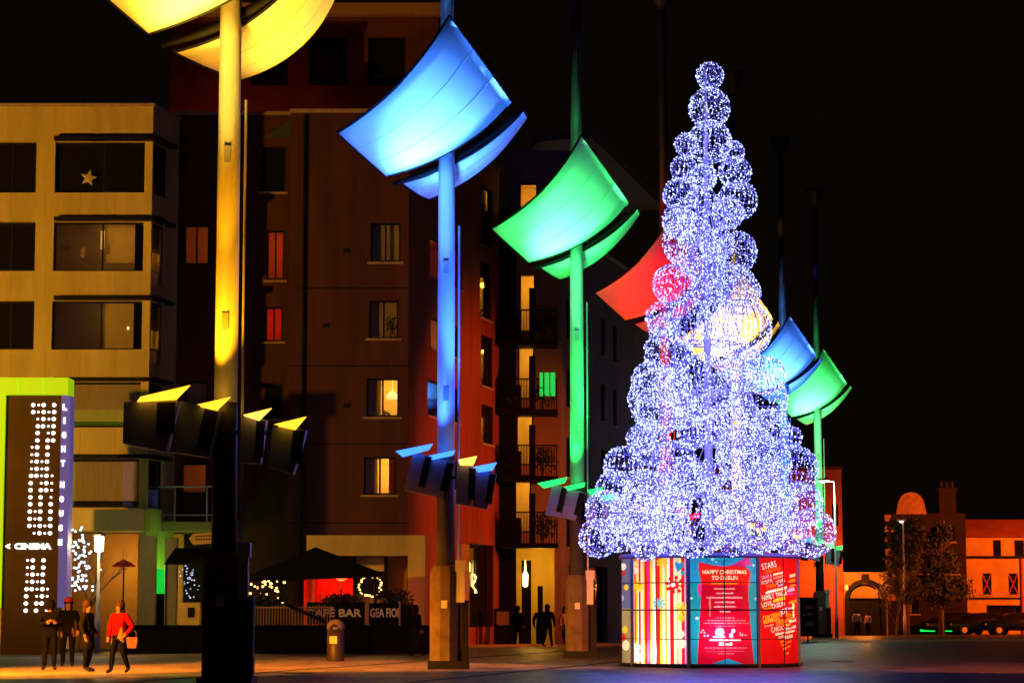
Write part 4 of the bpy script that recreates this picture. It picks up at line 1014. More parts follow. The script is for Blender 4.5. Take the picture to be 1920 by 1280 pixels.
# -- steel core
M_CORE = mat('white_steel_truss', (0.6, 0.6, 0.66), 0.45, .1, 3)
q = MB(); q.tube([(TX, TY, ztop_d), (TX, TY, P(1331, 130, TY).z)], [.13, .045], 10); q.build('core_pole', M_CORE, tree)
for lev in range(7):
    z = ztop_d + .35 + lev * 1.38; rr = max(.2, 2.2 * (1 - lev / 9.2) ** 1.5)
    q = MB(); n = 10 if lev < 4 else 6
    pts = [Vector((TX + rr * math.cos(2 * math.pi * k / n), TY + rr * math.sin(2 * math.pi * k / n), z)) for k in range(n)]
    q.tube(pts + pts[:1], .025, 5)
    r2 = max(.18, 2.2 * (1 - (lev + 1) / 9.2) ** 1.5)
    for k in range(n):
        q.tube([pts[k], (TX, TY, z)], .014, 4, caps=False)
        a = 2 * math.pi * (k + .5) / n
        q.tube([pts[k], (TX + r2 * math.cos(a), TY + r2 * math.sin(a), z + 1.38)], .016, 4, caps=False)
        a = 2 * math.pi * (k - .5) / n
        q.tube([pts[k], (TX + r2 * math.cos(a), TY + r2 * math.sin(a), z + 1.38)], .016, 4, caps=False)
    q.build('truss_tier', M_CORE, tree)
# -- globes: a wire cage of meridians with hundreds of small bulbs
M_WIRE = mat('white_cable', (0.34, 0.34, 0.45), 0.5)
M_BULB = emit('led_bulb', (0.38, 0.44, 1.0), 4.4, False)
_globe = {}
def globe_meshes(sz):
    if sz in _globe: return _globe[sz]
    rng = random.Random(int(sz * 1000)); r = sz
    w = MB(); nm = max(10, int(30 * r + 8)); lines = []
    for k in range(nm):
        a = 2 * math.pi * k / nm + rng.uniform(-.06, .06); pts = []
        wob = rng.uniform(-.15, .15)
        for j in range(13):
            t = math.pi * (0.04 + .92 * j / 12); aa = a + wob * math.sin(t * 2)
            pts.append(Vector((r * math.sin(t) * math.cos(aa), r * math.sin(t) * math.sin(aa), r * math.cos(t))))
        w.tube(pts, .0075, 3, caps=False); lines.append(pts)
    for t in (.04, .3, .5, .7, .96):
        rr, zz = r * math.sin(math.pi * t), r * math.cos(math.pi * t)
        w.tube([(rr * math.cos(2 * math.pi * j / 18), rr * math.sin(2 * math.pi * j / 18), zz) for j in range(19)], .008, 3, caps=False)
    b = MB(); n = int(4 * math.pi * r * r * 104)
    for _ in range(n):
        z = rng.uniform(-1, 1); a = rng.uniform(0, 2 * math.pi)
        if rng.random() < .82: a = 2 * math.pi * round(a / (2 * math.pi) * nm) / nm + rng.gauss(0, .03)
        rr = r * rng.uniform(.97, 1.035); s = math.sqrt(1 - z * z); c = Vector((rr * s * math.cos(a), rr * s * math.sin(a), rr * z))
        e = rng.choice((.009, .012, .015, .017, .018, .023))
        b.add([c + Vector((e, 0, 0)), c + Vector((0, e, 0)), c + Vector((-e, 0, 0)), c + Vector((0, -e, 0)), c + Vector((0, 0, e)), c + Vector((0, 0, -e))],
              [(0, 1, 4), (1, 2, 4), (2, 3, 4), (3, 0, 4), (1, 0, 5), (2, 1, 5), (3, 2, 5), (0, 3, 5)])
    out = []
    for nme, mb, m in (('wire_cage', w, M_WIRE), ('bulbs', b, M_BULB)):
        me = bpy.data.meshes.new(nme); me.from_pydata([tuple(p) for p in mb.v], [], mb.f); me.materials.append(m); out.append(me)
    _globe[sz] = out
    return out
def globe(pos, r):
    sz = min((.26, .34, .42, .5, .6, .72, .85), key=lambda q: abs(q - r))
    cage, bulbs = globe_meshes(sz)
    o = bpy.data.objects.new('light_globe', cage); C.objects.link(o); o.parent = tree
    o.location = pos - Vector((TX, TY, 0)); k = r / sz; o.scale = (k, k, k); o.rotation_euler = (random.uniform(-.2, .2), random.uniform(-.2, .2), random.uniform(0, 6.28))
    b = bpy.data.objects.new('bulbs', bulbs); C.objects.link(b); b.parent = o; b['kind'] = 'stuff'
GL = [(1331,142,23),(1330,203,34),(1331,266,36),(1287,271,20),(1373,286,20),(1282,316,22),(1316,334,24),(1378,323,27),(1276,366,29),(1314,379,27),(1383,376,33),(1365,402,25),(1269,411,24),
      (1292,453,43),(1381,473,34),(1345,458,28),(1331,509,27),(1263,533,34),(1325,545,25),(1379,536,34),(1241,597,27),(1292,606,39),(1345,600,34),(1389,617,50),(1369,664,32),(1254,660,40),
      (1224,716,35),(1315,728,57),(1422,750,47),(1436,704,32),(1234,764,37),(1365,785,31),(1203,822,25),(1268,863,33),(1300,812,26),(1399,850,49),(1483,819,18),(1490,880,39),(1168,873,32),(1332,889,26),
      (1222,836,33),(1446,800,30),(1340,800,29),(1122,1008,32),(1136,958,34),(1211,1018,28),(1212,922,37),(1192,970,44),(1302,974,60),(1376,1010,28),(1420,971,57),(1520,999,40),(1500,948,38),(1258,945,34),(1262,1006,30),
      (1478,1004,30),(1152,915,30),(1440,893,32),(1362,925,30),(1455,945,36),(1290,900,30),(1395,700,30),(1280,770,30),(1160,1000,30),(1350,960,30)]
rngt = random.Random(11)
gl_pos = []
for (px, py, r) in GL:
    env = 26 + (py - 142) * (205.0 / (1000 - 142))          # outline half width of the tree in pixels
    dx = px - 1331; w = max(0.0, env * env - dx * dx) ** .5 * .92
    Yd = TY - max(0, w - r * .3) / ST * rngt.uniform(.82, 1.0)
    if py < 240: Yd = TY
    p = P(px, py, Yd); rr = r / FPX * Yd
    rr *= 1.15; globe(p, rr); gl_pos.append((p, rr))
    if py > 300 and rngt.random() < .3:                      # the far side of the tree
        ang = rngt.uniform(-.8, .8); z_ = p.z; re = (env - r * .6) / ST
        pb_ = Vector((TX + re * math.sin(ang), TY + re * math.cos(ang), z_)); globe(pb_, rr)
for k in range(0, len(gl_pos)):
    p, rr = gl_pos[k]
    light('globe_glow', 'POINT', p, 15.0 * (rr / .5) ** 2 * (1.3 if p.z < 5 else 1.0), (0.13, 0.08, 1.0), tree, rr * .25)

# ================================================================== cinema sign tower (left edge)
YS = 84.0
SS = FPX / YS
sg = thing('cinema_sign_tower', (P(60, 1200, YS).x, YS, 0), 'tall lit cinema sign tower with white dot lamps at the left edge', 'sign')
M_SIGN = mat('brown_sign_glass', (0.085, 0.05, 0.016), 0.3, .4, .35)
M_LILAC = mat('lilac_sign_edge', (0.35, 0.3, 0.62), 0.5, .1, 1)
M_LIME = emit('lime_light_box', (0.35, 0.62, 0.005), 0.75)
M_WHITE = emit('white_sign_lamp', (1.0, 0.97, 0.93), 2.4)
M_VIO = emit('lilac_lit_edge', (0.16, 0.13, 0.45), 0.42)
xa, xb, xc_ = P(8, 900, YS).x, P(112, 900, YS).x, P(128, 900, YS).x
zs0, zs1, zs2 = P(60, 741, YS).z, P(60, 708, YS).z, P(60, 1152, YS).z
q = MB(); q.box((xa + .004, YS, 0), (xb, YS + .9, zs0)); q.build('sign_face', M_SIGN, sg)
q = MB(); q.add([(xb + .003, YS, 1.6), (xc_, YS + .12, 1.6), (xc_, YS + .9, 1.6), (xb + .003, YS + .9, 1.6), (xb + .003, YS, zs0), (xc_, YS + .12, zs0), (xc_, YS + .9, zs0), (xb + .003, YS + .9, zs0)], [(0, 3, 2, 1), (4, 5, 6, 7), (0, 1, 5, 4), (1, 2, 6, 5), (2, 3, 7, 6), (3, 0, 4, 7)]); q.build('lit_edge', M_VIO, sg)
for k in range(4):
    x0_ = P(-60 + 47.5 * k, 720, YS).x; x1_ = P(-60 + 47.5 * (k + 1), 720, YS).x
    q = MB(); q.box((x0_ + .015, YS - .12, zs0 + .02), (x1_ - .015, YS + 1.0, zs1)); q.build('light_box', M_LIME, sg)
q = MB(); q.box((P(-60, 900, YS).x, YS - .1, 1.6), (xa, YS + .8, zs0 + .01)); q.build('light_box', M_LIME, sg)
DOTS = """58:L190 s222 L250 L310|98:L190 s220 L250 s280 L310|138:s216 L248 s280 L308|179:L217 L246 s277 L306|218:L215 s276 L305|260:L214 L273 L304|299:s184 L213 L272|341:s182 L211 L271|381:s181 L210 s240 L269|422:s180 L210 s240 L268|462:L178 L208 s238 L266 s298|504:L176 s236 L265 s296|544:L175 L234 L264 s295|585:L174 L232 s292|624:L173 L231 L290|666:L171 s201 L230 L289|708:L170 s200 L228 L287|748:L168 s198 L228 s257 L287|790:s195 L226 s256 L286|945:s158 L188 L249|986:s157 L187 L248|1026:s156 L186 s215 L245|1067:s154 L184 s214 L244|1109:L152 L182 s212 L242 s272|1150:L150 s210 L240 s270|1191:L148 L208 L238 s267|1232:L147 L206 s265"""
def dotmesh(r):
    b = MB(); n = 8; rr = [Vector((r * math.cos(2 * math.pi * k / n + .39) * 1.1, 0, r * math.sin(2 * math.pi * k / n + .39))) for k in range(n)]
    b.add([v + Vector((0, .03, 0)) for v in rr] + [v * .8 for v in rr], [tuple(range(n, 2 * n))] + [(k, (k + 1) % n, n + (k + 1) % n, n + k) for k in range(n)])
    me = bpy.data.meshes.new('sign_lamp'); me.from_pydata([tuple(v) for v in b.v], [], b.f); me.materials.append(M_WHITE); return me
DM = {'L': dotmesh(.07), 's': dotmesh(.042)}
for row in DOTS.split('|'):
    y_, rest = row.split(':'); y_ = float(y_)
    for tok in rest.split():
        x_ = float(tok[1:])
        p = P(x_ / 3.05, 740 + y_ / 3.05, YS)
        o = bpy.data.objects.new('sign_lamp', DM[tok[0]]); C.objects.link(o); o.parent = sg
        o.location = Vector((p.x, YS - .035, p.z)) - WL[sg]
s_ = YS / FPX
c = P(62, 1023.5, YS); b = MB(); lettering(b, 'CINEMA', (c.x, YS - .05, c.z), (1, 0, 0), (0, 0, 1), 69 * s_, 11.5 * s_, (0, .04, 0), 0, .05); b.build('lettering', M_WHITE, sg)
c = P(15, 1023.5, YS); b = MB(); lettering(b, '<', (c.x, YS - .05, c.z), (1, 0, 0), (0, 0, 1), 8 * s_, 10 * s_, (0, .04, 0), 0, .06); b.build('arrow', M_WHITE, sg)
for ch, y_ in zip('LIGHTHOUSE', (763, 788, 815, 841, 868, 908, 935, 962, 989, 1016)):
    c = P(121.5 - (y_ - 763) * .035, y_, YS); w_ = 7.5 if ch != 'I' else 3.5
    b = MB(); lettering(b, ch, (c.x, YS + .0, c.z), (1, .15, 0), (0, 0, 1), w_ * s_, 11.5 * s_, (0, .05, 0), 0, .06); b.build('letter', M_WHITE, sg)

# ================================================================== cafe terrace in front of the brown block
YF = 85.0
SF = FPX / YF
# low dark wall / planter carrying fence and screens
pwall = MB(); a, b = P(232, 1200, YF).x, P(812, 1200, YF).x
pwall.box((a, YF + .12, 0), (b, YF + .5, P(500, 1176, YF).z)); pwall.box((a - .05, YF + .06, P(500, 1176, YF).z + .003), (b + .05, YF + .56, P(500, 1176, YF).z + .09))
tag(pwall.build('terrace_wall', mat('black_wall_paint', (.007, .005, .004), .95, .3, 1, spec=.05), origin=((a + b) / 2, YF, 0)), 'low black terrace wall below the cafe fence and screens', 'wall')
zw0 = P(500, 1176, YF).z + .09
def screen(xa, xb, ya, text, tw, th, ty, label, tx=None):
    t = thing('cafe_screen', (P((xa + xb) / 2, 1176, YF).x, YF + .3, zw0), label, 'screen')
    x0_, x1_ = P(xa, 1150, YF).x, P(xb, 1150, YF).x; z1_ = P(xa, ya, YF).z
    q = MB(); q.box((x0_ + .05, YF + .29, zw0 + .02), (x1_ - .05, YF + .31, z1_)); q.build('cloth', mat('black_canvas', (.006, .006, .007), .9, spec=.1), t)
    for x_ in (x0_, x1_ - .05):
        q = MB(); q.box((x_, YF + .27, zw0), (x_ + .05, YF + .33, z1_ + .05)); q.build('post', M_OCHRE, t)
    c = P(tx or (xa + xb) / 2, ty, YF); q = MB(); lettering(q, text, (c.x, YF + .27, c.z), (1, 0, 0), (0, 0, 1), tw / SF, th / SF, (0, .015, 0), 0, .03); q.build('lettering', mat('pale_print', (.75, .72, .5), .7), t)
screen(572, 686, 1128, 'CAF\u00c9 BAR', 104, 19, 1146.5, 'black cafe screen lettered CAFE BAR beside the litter bin', 625)
screen(688, 750, 1130, 'GEA FIOI', 53, 17, 1148, 'black cafe screen with GEA lettering at the right end', 720)
fe = thing('picket_fence', (P(530, 1176, YF).x, YF + .2, zw0), 'row of thin pale fence pickets in front of cafe terrace', 'fence')
pk = MB(); pk.box((P(476, 1150, YF).x, YF + .18, zw0), (P(476, 1150, YF).x + .035, YF + .2, P(500, 1133, YF).z)); p0 = pk.build('picket', M_OCHRE, fe)
for k in range(1, 27):
    o = p0.copy(); C.objects.link(o); o.location.x = k * 5.4 / SF; o.scale.z = random.uniform(.88, 1.0)
q = MB(); q.tube([P(538, 1133, YF), P(610, 1165, YF)], .07, 6); q.build('handrail', M_BLACK, fe)
q = MB(); q.tube([P(474, 1138, YF + .19), P(622, 1138, YF + .19)], .025, 5); q.build('rail', M_OCHRE, fe)
# dark hedge tops on the terrace
for (px, py, rx, rz, lab) in ((735, 1122, .75, .3, 'dark clipped shrub above the GEA screen'), (640, 1124, .8, .18, 'low dark shrub in front of red lit panel'), (505, 1128, .8, .2, 'low dark shrub behind picket fence')):
    p = P(px, py, YF + .9); t = thing('terrace_shrub', (p.x, p.y, 0), lab, 'shrub', 'shrubs on the cafe terrace')
    leafy(MB(), p, (rx, .35, rz), 420, .16).build('foliage', M_PLANT, t)
    q = MB(); q.box((p.x - rx, p.y - .25, 0), (p.x + rx, p.y + .25, p.z - rz * .6)); q.build('planter', M_BLACK, t)
# big dark canopy with a red-lit canvas panel below it
YK = 87.5
cv = thing('cafe_canopy', (P(595, 1200, YK).x, YK, 0), 'large dark pitched canopy over the cafe terrace', 'canopy')
ap_, l_, r_ = P(592, 1025, YK), P(478, 1078, YK), P(712, 1072, YK)
q = MB(); zlo = l_.z
cnr = [Vector((l_.x, YK - 1.6, zlo)), Vector((r_.x, YK - 1.6, r_.z)), Vector((r_.x, YK + 1.6, r_.z)), Vector((l_.x, YK + 1.6, zlo)), Vector((ap_.x, YK, ap_.z))]
q.add(cnr, [(0, 1, 4), (1, 2, 4), (2, 3, 4), (3, 0, 4), (3, 2, 1, 0)]); q.add([c for c in cnr[:4]] + [c - Vector((0, 0, .22)) for c in cnr[:4]], [(0, 4, 5, 1), (1, 5, 6, 2), (2, 6, 7, 3), (3, 7, 4, 0)])
q.build('canvas', mat('black_canvas', (.006, .006, .007), .9, spec=.1), cv)
for (px, dy) in ((486, -1.5), (704, -1.5), (486, 1.5), (704, 1.5)):
    q = MB(); x = P(px, 1100, YK + dy).x; q.tube([(x, YK + dy, 0), (x, YK + dy, zlo)], .04, 6); q.build('post', M_BLACK, cv)
rp = thing('red_canvas_panel', (P(615, 1200, YK + 1.2).x, YK + 1.4, 0), 'glowing red canvas wall under the cafe canopy', 'panel')
h0, h1 = P(570, 1081, YK + 1.4), P(661, 1128, YK + 1.4)
q = MB(); q.box((h0.x, YK + 1.4, .0), (h1.x, YK + 1.43, h0.z)); q.build('canvas', mat('red_canvas', (.75, .02, .01), .8, .2, 1.5), rp)
q = MB(); x = P(587, 1100, YK + 1.3).x; q.tube([(x, YK + 1.3, 0), (x, YK + 1.3, h0.z)], .05, 6); q.build('pole', M_OCHRE, rp)
ht = thing('patio_heater', (P(640, 1200, YK).x, YK + .6, 0), 'glowing red patio heater under the cafe canopy', 'heater')
hp = P(640, 1083, YK + .6); q = MB(); q.tube([(hp.x, hp.y, 0), hp], .03, 6); q.build('stand', M_BLACK, ht)
q = MB(); q.lathe((hp.x, hp.y, hp.z - .1), [(.1, 0), (.22, .08), (.05, .16)], 10); q.build('heating_element', emit('heater_glow', (1, .08, .02), 3), ht, True)
light('heater_light', 'POINT', (hp.x, hp.y - .1, hp.z - .2), 110, (1, .06, .012), ht, .2)
# light wreaths and strings
def bulbs_thing(name, label, cat, pts, r, m, base, part='bulb', wire=None):
    t = thing(name, base, label, cat)
    if wire: q = MB(); q.tube(wire, .03, 5); q.build('ring', M_PLANT, t)
    me = None
    for p in pts:
        if me is None:
            q = MB(); q.ball((0, 0, 0), r, 6, 5); me = bpy.data.meshes.new(part); me.from_pydata([tuple(v) for v in q.v], [], q.f); me.materials.append(m)
        o = bpy.data.objects.new(part, me); C.objects.link(o); o.parent = t; o.location = Vector(p) - Vector(base); k = random.uniform(.7, 1.3); o.scale = (k, k, k)
    return t
M_GOLD = emit('warm_fairy_light', (1.0, .55, .14), 4.0, False); M_COOL = emit('cool_fairy_light', (.55, .8, 1.0), 2.6, False)
c = P(694, 1098, YK); wr = 20 / (FPX / YK)
rp_ = [c + Vector((wr * math.cos(a), 0, wr * math.sin(a))) for a in [2 * math.pi * k / 24 for k in range(25)]]
bulbs_thing('light_wreath', 'round wreath of warm lights under the canopy edge', 'wreath', [c + Vector((wr * random.uniform(.85, 1.15) * math.cos(a), -.06, wr * random.uniform(.85, 1.15) * math.sin(a))) for a in [2 * math.pi * k / 26 + .1 for k in range(26)]], .035, M_GOLD, c, wire=rp_)
light('terrace_fill', 'POINT', P(520, 1090, YK), 40, (1, .3, .04), cv, .15)  # unseen light added for a warm glow under the canopy
light('wreath_light', 'POINT', c + Vector((0, -.3, 0)), 6, (1, .5, .12), None, .2)
c = P(500, 1100, YK); bulbs_thing('fairy_lights', 'cluster of warm fairy lights left of red canvas wall', 'fairy lights', [P(random.gauss(497, 16), random.gauss(1098, 13), YK) for _ in range(30)], .04, M_GOLD, c)
c = P(890, 1098, 95); bulbs_thing('garland', 'short string of warm lights beside the dark shop door', 'fairy lights', [P(889 + 3 * math.sin(k), 1077 + 4 * k, 94.2) for k in range(9)], .045, M_GOLD, c)
c = P(360, 1095, 88); bulbs_thing('string_lights', 'faint cool string lights behind the nearest mast', 'fairy lights', [P(random.gauss(358, 12), random.uniform(1060, 1120), 88) for _ in range(30)], .028, emit('dim_fairy_light', (.6, .65, 1.0), .9, False), c)

# ------------------------------------------------------------------ bare young tree wound with cool lights
def bare_tree(name, base, H, label, spread=.35, seed=1, levels=4, group=None, r0=.06):
    rng = random.Random(seed); t = thing(name, base, label, 'tree', group); tips = []
    trunk, crown = MB(), MB()
    def grow(p, d, L, r, lev):
        n = 4; pts = [p]; dd = d
        for _ in range(n):
            dd = (dd + Vector((rng.gauss(0, .1), rng.gauss(0, .1), rng.gauss(.03, .06)))).normalized(); pts.append(pts[-1] + dd * (L / n))
        (trunk if lev == 0 else crown).tube(pts, [r * (1 - .14 * k) for k in range(n + 1)], 6 if lev < 2 else 4, caps=False)
        for q_ in pts[1:]: tips.append(q_)
        if lev >= levels: return
        for k in range(rng.randint(3, 4) if lev else 6):
            f = rng.uniform(.35, 1.0); q_ = pts[min(n, max(1, int(f * n + .5)))]
            a = rng.uniform(0, 6.28); sd = Vector((math.cos(a), math.sin(a), rng.uniform(.2, .9))).normalized()
            grow(q_, (dd * (1 - spread) + sd * spread * 1.6).normalized(), L * rng.uniform(.5, .72), r * .5, lev + 1)
    grow(Vector(base), Vector((0, 0, 1)), H * .5, r0, 0)
    trunk.build('trunk', M_BARK, t, True); crown.build('branches', M_BARK, t)
    return t, tips
b0 = P(150, 1218, 87); b0.z = 0
lt, tips = bare_tree('young_tree', b0, P(150, 985, 87).z, 'bare young tree wound with cool white lights beside cinema sign', .3, 3)
pts = [P(random.gauss(152, 11), random.uniform(1010, 1108), 87 + random.uniform(-.4, .4)) for _ in range(75)] + [P(random.gauss(150, 12), random.uniform(986, 1012), 87) for _ in range(8)]
q = MB(); q.ball((0, 0, 0), .045, 6, 5); me = bpy.data.meshes.new('bulb'); me.from_pydata([tuple(v) for v in q.v], [], q.f); me.materials.append(M_COOL)
for p in pts:
    o = bpy.data.objects.new('bulb', me); C.objects.link(o); o.parent = lt; o.location = p - WL[lt]
# ------------------------------------------------------------------ lamps
def street_lamp(base, H, label, arm=0.0, col=(1, .5, .06), power=0.0, head_col=None, strength=4.0, head='box', group=None):
    t = thing('street_lamp', base, label, 'street lamp', group); b = Vector(base)
    q = MB(); q.tube([b, b + Vector((0, 0, 1.2)), b + Vector((0, 0, 1.25)), b + Vector((0, 0, H))], [.1, .1, .065, .05], 8); q.build('post', M_PALE, t, True)
    hd_ = b + Vector((arm, 0, H))
    if abs(arm) > 0: q = MB(); q.tube([b + Vector((0, 0, H - .03)), hd_ + Vector((0, 0, -.0))], .045, 6); q.build('arm', M_PALE, t)
    q = MB()
    if head == 'box':
        q.box(hd_ + Vector((-.35, -.16, 0.0)), hd_ + Vector((.2, .16, .12))); q.build('lamp_head', M_PALE, t)
        q = MB(); q.lathe(hd_ + Vector((-.1, 0, -.12)), [(.05, 0), (.13, .05), (.15, .118)], 10)
    else:
        q.lathe(hd_ + Vector((0, 0, .56)), [(.24, 0), (.22, .06), (.04, .16)], 12); q.build('lamp_head', M_PALE, t)
        q = MB(); q.lathe(hd_, [(.1, 0), (.16, .05), (.17, .5), (.14, .55)], 12)
    q.build('lamp_glass', emit('lamp_glass_' + str(len(MATS)), head_col or col, strength), t, True)
    if power: light('lamp_light', 'POINT', hd_ + Vector((0, -.3 if head != 'box' else 0, -.35 if head == 'box' else .3)), power, col, t, .15)
    return t
p = P(182, 1218, 86); p.z = 0
street_lamp(p, P(182, 1034, 86).z, 'short lamp post with bright white lantern behind the lit young tree', 0, (1, .72, .25), 120, (1, .95, .8), 9, 'lantern')
p = G(1569, 1196); street_lamp(p, P(1569, 901, p.y).z, 'slim street lamp with white head right of the globe tree', -.55, (.85, 1.0, .75), 420, (.9, 1, .85), 7)
p = P(1697, 1190, 150); p.z = 0; street_lamp(p, P(1717, 976, 150).z, 'thin street lamp with a tiny pink-white head before dark brick building', .0, (1, .25, .02), 0, (1, .7, .65), 3)
def flood_lamp(base, H, label, aim, power, col, cone):
    t = street_lamp(base, H, label, .6 if base[0] < 0 else -.6, col, 0, group='sodium lamps outside the frame')
    h_ = Vector(base) + Vector((.6 if base[0] < 0 else -.6, .3, H - .3))
    light('flood_beam', 'SPOT', h_, power, col, t, .2, aim, cone, .7)
flood_lamp((-30.0, 70.0, 0), 9.5, 'sodium lamp outside the left edge, lighting the cream block', (-13.0, 92.0, 11.0), 16500, (1.0, .44, .02), 78)
flood_lamp((25.0, 97.0, 0), 9.5, 'sodium lamp outside the right edge, lighting the red side wall', (-1.5, 102.0, 6.0), 23000, (1.0, .18, .015), 44)
flood_lamp((43.0, 146.0, 0), 8.5, 'sodium lamp outside the right edge, lighting the orange building', (31.0, 160.0, 4.0), 26000, (1.0, .13, .003), 95)
flood_lamp((-19.0, 47.0, 0), 6.0, 'sodium lamp outside the left edge, lighting the walkway', (-10.0, 59.0, 0.0), 95000, (1.0, .32, .012), 42)
flood_lamp((-21.0, 52.0, 0), 6.0, 'sodium lamp outside the left edge, lighting the paving by the blue mast', (-1.5, 68.0, 0.0), 28000, (1.0, .24, .01), 34)
flood_lamp((18.0, 52.0, 0), 6.0, 'sodium lamp outside the right edge, lighting the plaza floor', (11.0, 65.0, 0.0), 19000, (1.0, .17, .01), 46)
wl = thing('wall_lamp', P(1533, 1062, YE - .5), 'small amber wall lamp on the red building right of the drum', 'lamp')
c = P(1533, 1062, YE - .5); q = MB(); q.lathe(c + Vector((0, 0, -.15)), [(.06, 0), (.15, .06), (.12, .3), (.02, .36)], 10); q.build('lamp_glass', emit('wall_lamp_glass', (1, .45, .1), 2.5), wl, True)
q = MB(); q.tube([c + Vector((0, .1, .2)), c + Vector((0, .5, .2))], .03, 6); q.build('bracket', M_BLACK, wl)
light('wall_lamp_light', 'POINT', c + Vector((0, -1.2, -.2)), 900, (1, .12, .01), wl, .1)
gl_ = P(1587, 1100, YE - .4); wl2 = thing('gate_fill', gl_, 'small added lantern left of the arch, to light the gatehouse', 'lamp')  # lantern added to brighten the gatehouse wall
q = MB(); q.lathe(gl_ + Vector((0, 0, -.2)), [(.05, 0), (.12, .05), (.1, .3), (.02, .38)], 8); q.build('lamp_glass', emit('gate_fill_glass', (1, .4, .06), 1.5), wl2, True)
q = MB(); q.tube([gl_ + Vector((0, .08, .18)), gl_ + Vector((0, .4, .18))], .025, 6); q.build('bracket', M_BLACK, wl2); light('gate_fill_light', 'POINT', gl_ + Vector((.9, -1.6, .1)), 420, (1, .26, .02), wl2, .1)
# finger post sign
fp = thing('finger_post', (P(397, 1215, 82).x, 82, 0), 'cream pointing finger-post sign beside the nearest mast', 'sign')
x = P(399, 1100, 82).x; q = MB(); q.tube([(x, 82, 0), (x, 82, P(398, 990, 82).z)], .04, 8); q.build('post', M_BLACK, fp)
ar_ = [P(a, b_, 81.94) for a, b_ in ((354, 1009), (362, 1000), (398, 997), (398, 1018), (362, 1021))]; q = MB(); n = 5
q.add(ar_ + [v + Vector((0, .04, 0)) for v in ar_], [tuple(range(n))[::-1], tuple(range(n, 2 * n))] + [(k, (k + 1) % n, n + (k + 1) % n, n + k) for k in range(n)]); bo = q.build('arrow_board', M_CREAM2, fp)
q = MB()
for y_ in (1005, 1011):
    for k in range(6): c = P(366 + 5 * k, y_ - .2 * k, 81.93); q.box((c.x, 81.925, c.z - .02), (c.x + .06, 81.935, c.z + .025))
q.build('print_marks', M_BROWN, bo)
# red parasol and small dark awning by the entrance
pr_ = thing('red_parasol', (P(232, 1215, 90).x, 90, 0), 'small red parasol in front of the apartment entrance', 'parasol')
c = P(232, 1062, 90); q = MB(); q.tube([(c.x, 90, 0), (c.x, 90, c.z)], .03, 6); q.build('pole', M_BLACK, pr_)
q = MB(); q.lathe((c.x, 90, c.z), [(.48, 0), (.45, .03), (.25, .17), (.03, .26)], 8); q.build('canopy', mat('red_parasol_cloth', (.8, .03, .02), .8), pr_); light('parasol_light', 'POINT', (c.x + .1, 89.4, c.z - .3), 9, (1, .12, .05), pr_, .1)
aw2 = thing('dark_awning', (P(350, 1050, 88).x, 88.4, P(350, 1058, 88).z), 'dark sloping awning behind the nearest mast', 'awning')
a, b_ = P(308, 1058, 87.6), P(392, 1058, 87.6); a2, b2 = P(328, 1030, 89.2), P(392, 1030, 89.2)
q = MB(); q.quadslab([a, b_, b2, a2], (0, .05, .06)); q.build('cloth', MATS['black_canvas'], aw2)
for px in (312, 388):
    x = P(px, 1100, 87.8).x; q = MB(); q.tube([(x, 87.8, -0.0), (x, 87.8, a.z)], .03, 6); q.build('post', M_BLACK, aw2)
# green glow between the entrance columns
gb = thing('green_light_panel', (P(299, 1110, 90.2).x, 90.3, 0), 'narrow green lit panel between the cream entrance columns', 'light panel')
h0, h1 = P(291, 1066, 90.3), P(308, 1112, 90.3); q = MB(); q.box((h0.x, 90.3, h1.z), (h1.x, 90.35, h0.z)); q.build('panel', emit('green_panel_light', (.01, .7, .06), .8), gb); q = MB(); q.box((h0.x, 90.3, 0), (h1.x, 90.36, h1.z - .003)); q.build('stand', M_BLACK, gb)
# white electricity cabinet and dark box by the entrance
cbn = MB(); a, b_ = P(335, 1180, 86.5), P(374, 1180, 86.5); cbn.box((a.x, 86.5, 0), (b_.x, 87, P(350, 1129, 86.5).z)); cbn.box((P(352, 1150, 86.5).x, 86.47, P(350, 1156, 86.5).z), (P(364, 1150, 86.5).x, 86.499, P(350, 1138, 86.5).z), 1)
tag(cbn.build('service_cabinet', [M_CREAM, M_DARK], origin=(a.x, 86.5, 0)), 'pale service cabinet left of the nearest mast base', 'cabinet')
# curved-top litter bin
p = G(629, 1239); bn = thing('litter_bin', p, 'round-topped metal litter bin in front of CAFE BAR screen', 'litter bin')
hb_ = P(629, 1160, p.y).z
q = MB(); q.lathe(p, [(.24, 0), (.26, .04), (.25, hb_ - .3)], 14); q.build('body', mat('dull_bin_metal', (.035, .02, .012), .5, .3, 3), bn, True)
q = MB(); q.lathe(p + Vector((0, 0, hb_ - .3)), [(.27, 0), (.27, .06), (.22, .2), (.12, .28), (.02, .3)], 14); q.build('hood', mat('worn_bin_hood', (.14, .09, .06), .4, .3, 4), bn, True)
q = MB(); q.tube([p + Vector((-.03, -.262, hb_ - .27)), p + Vector((-.03, -.20, hb_ - .27))], .13, 12); q.build('opening', M_BLACK, bn)
q = MB(); q.box(p + Vector((-.16, -.275, hb_ - .72)), p + Vector((.06, -.235, hb_ - .5))); q.build('label_plate', M_CREAM2, bn)
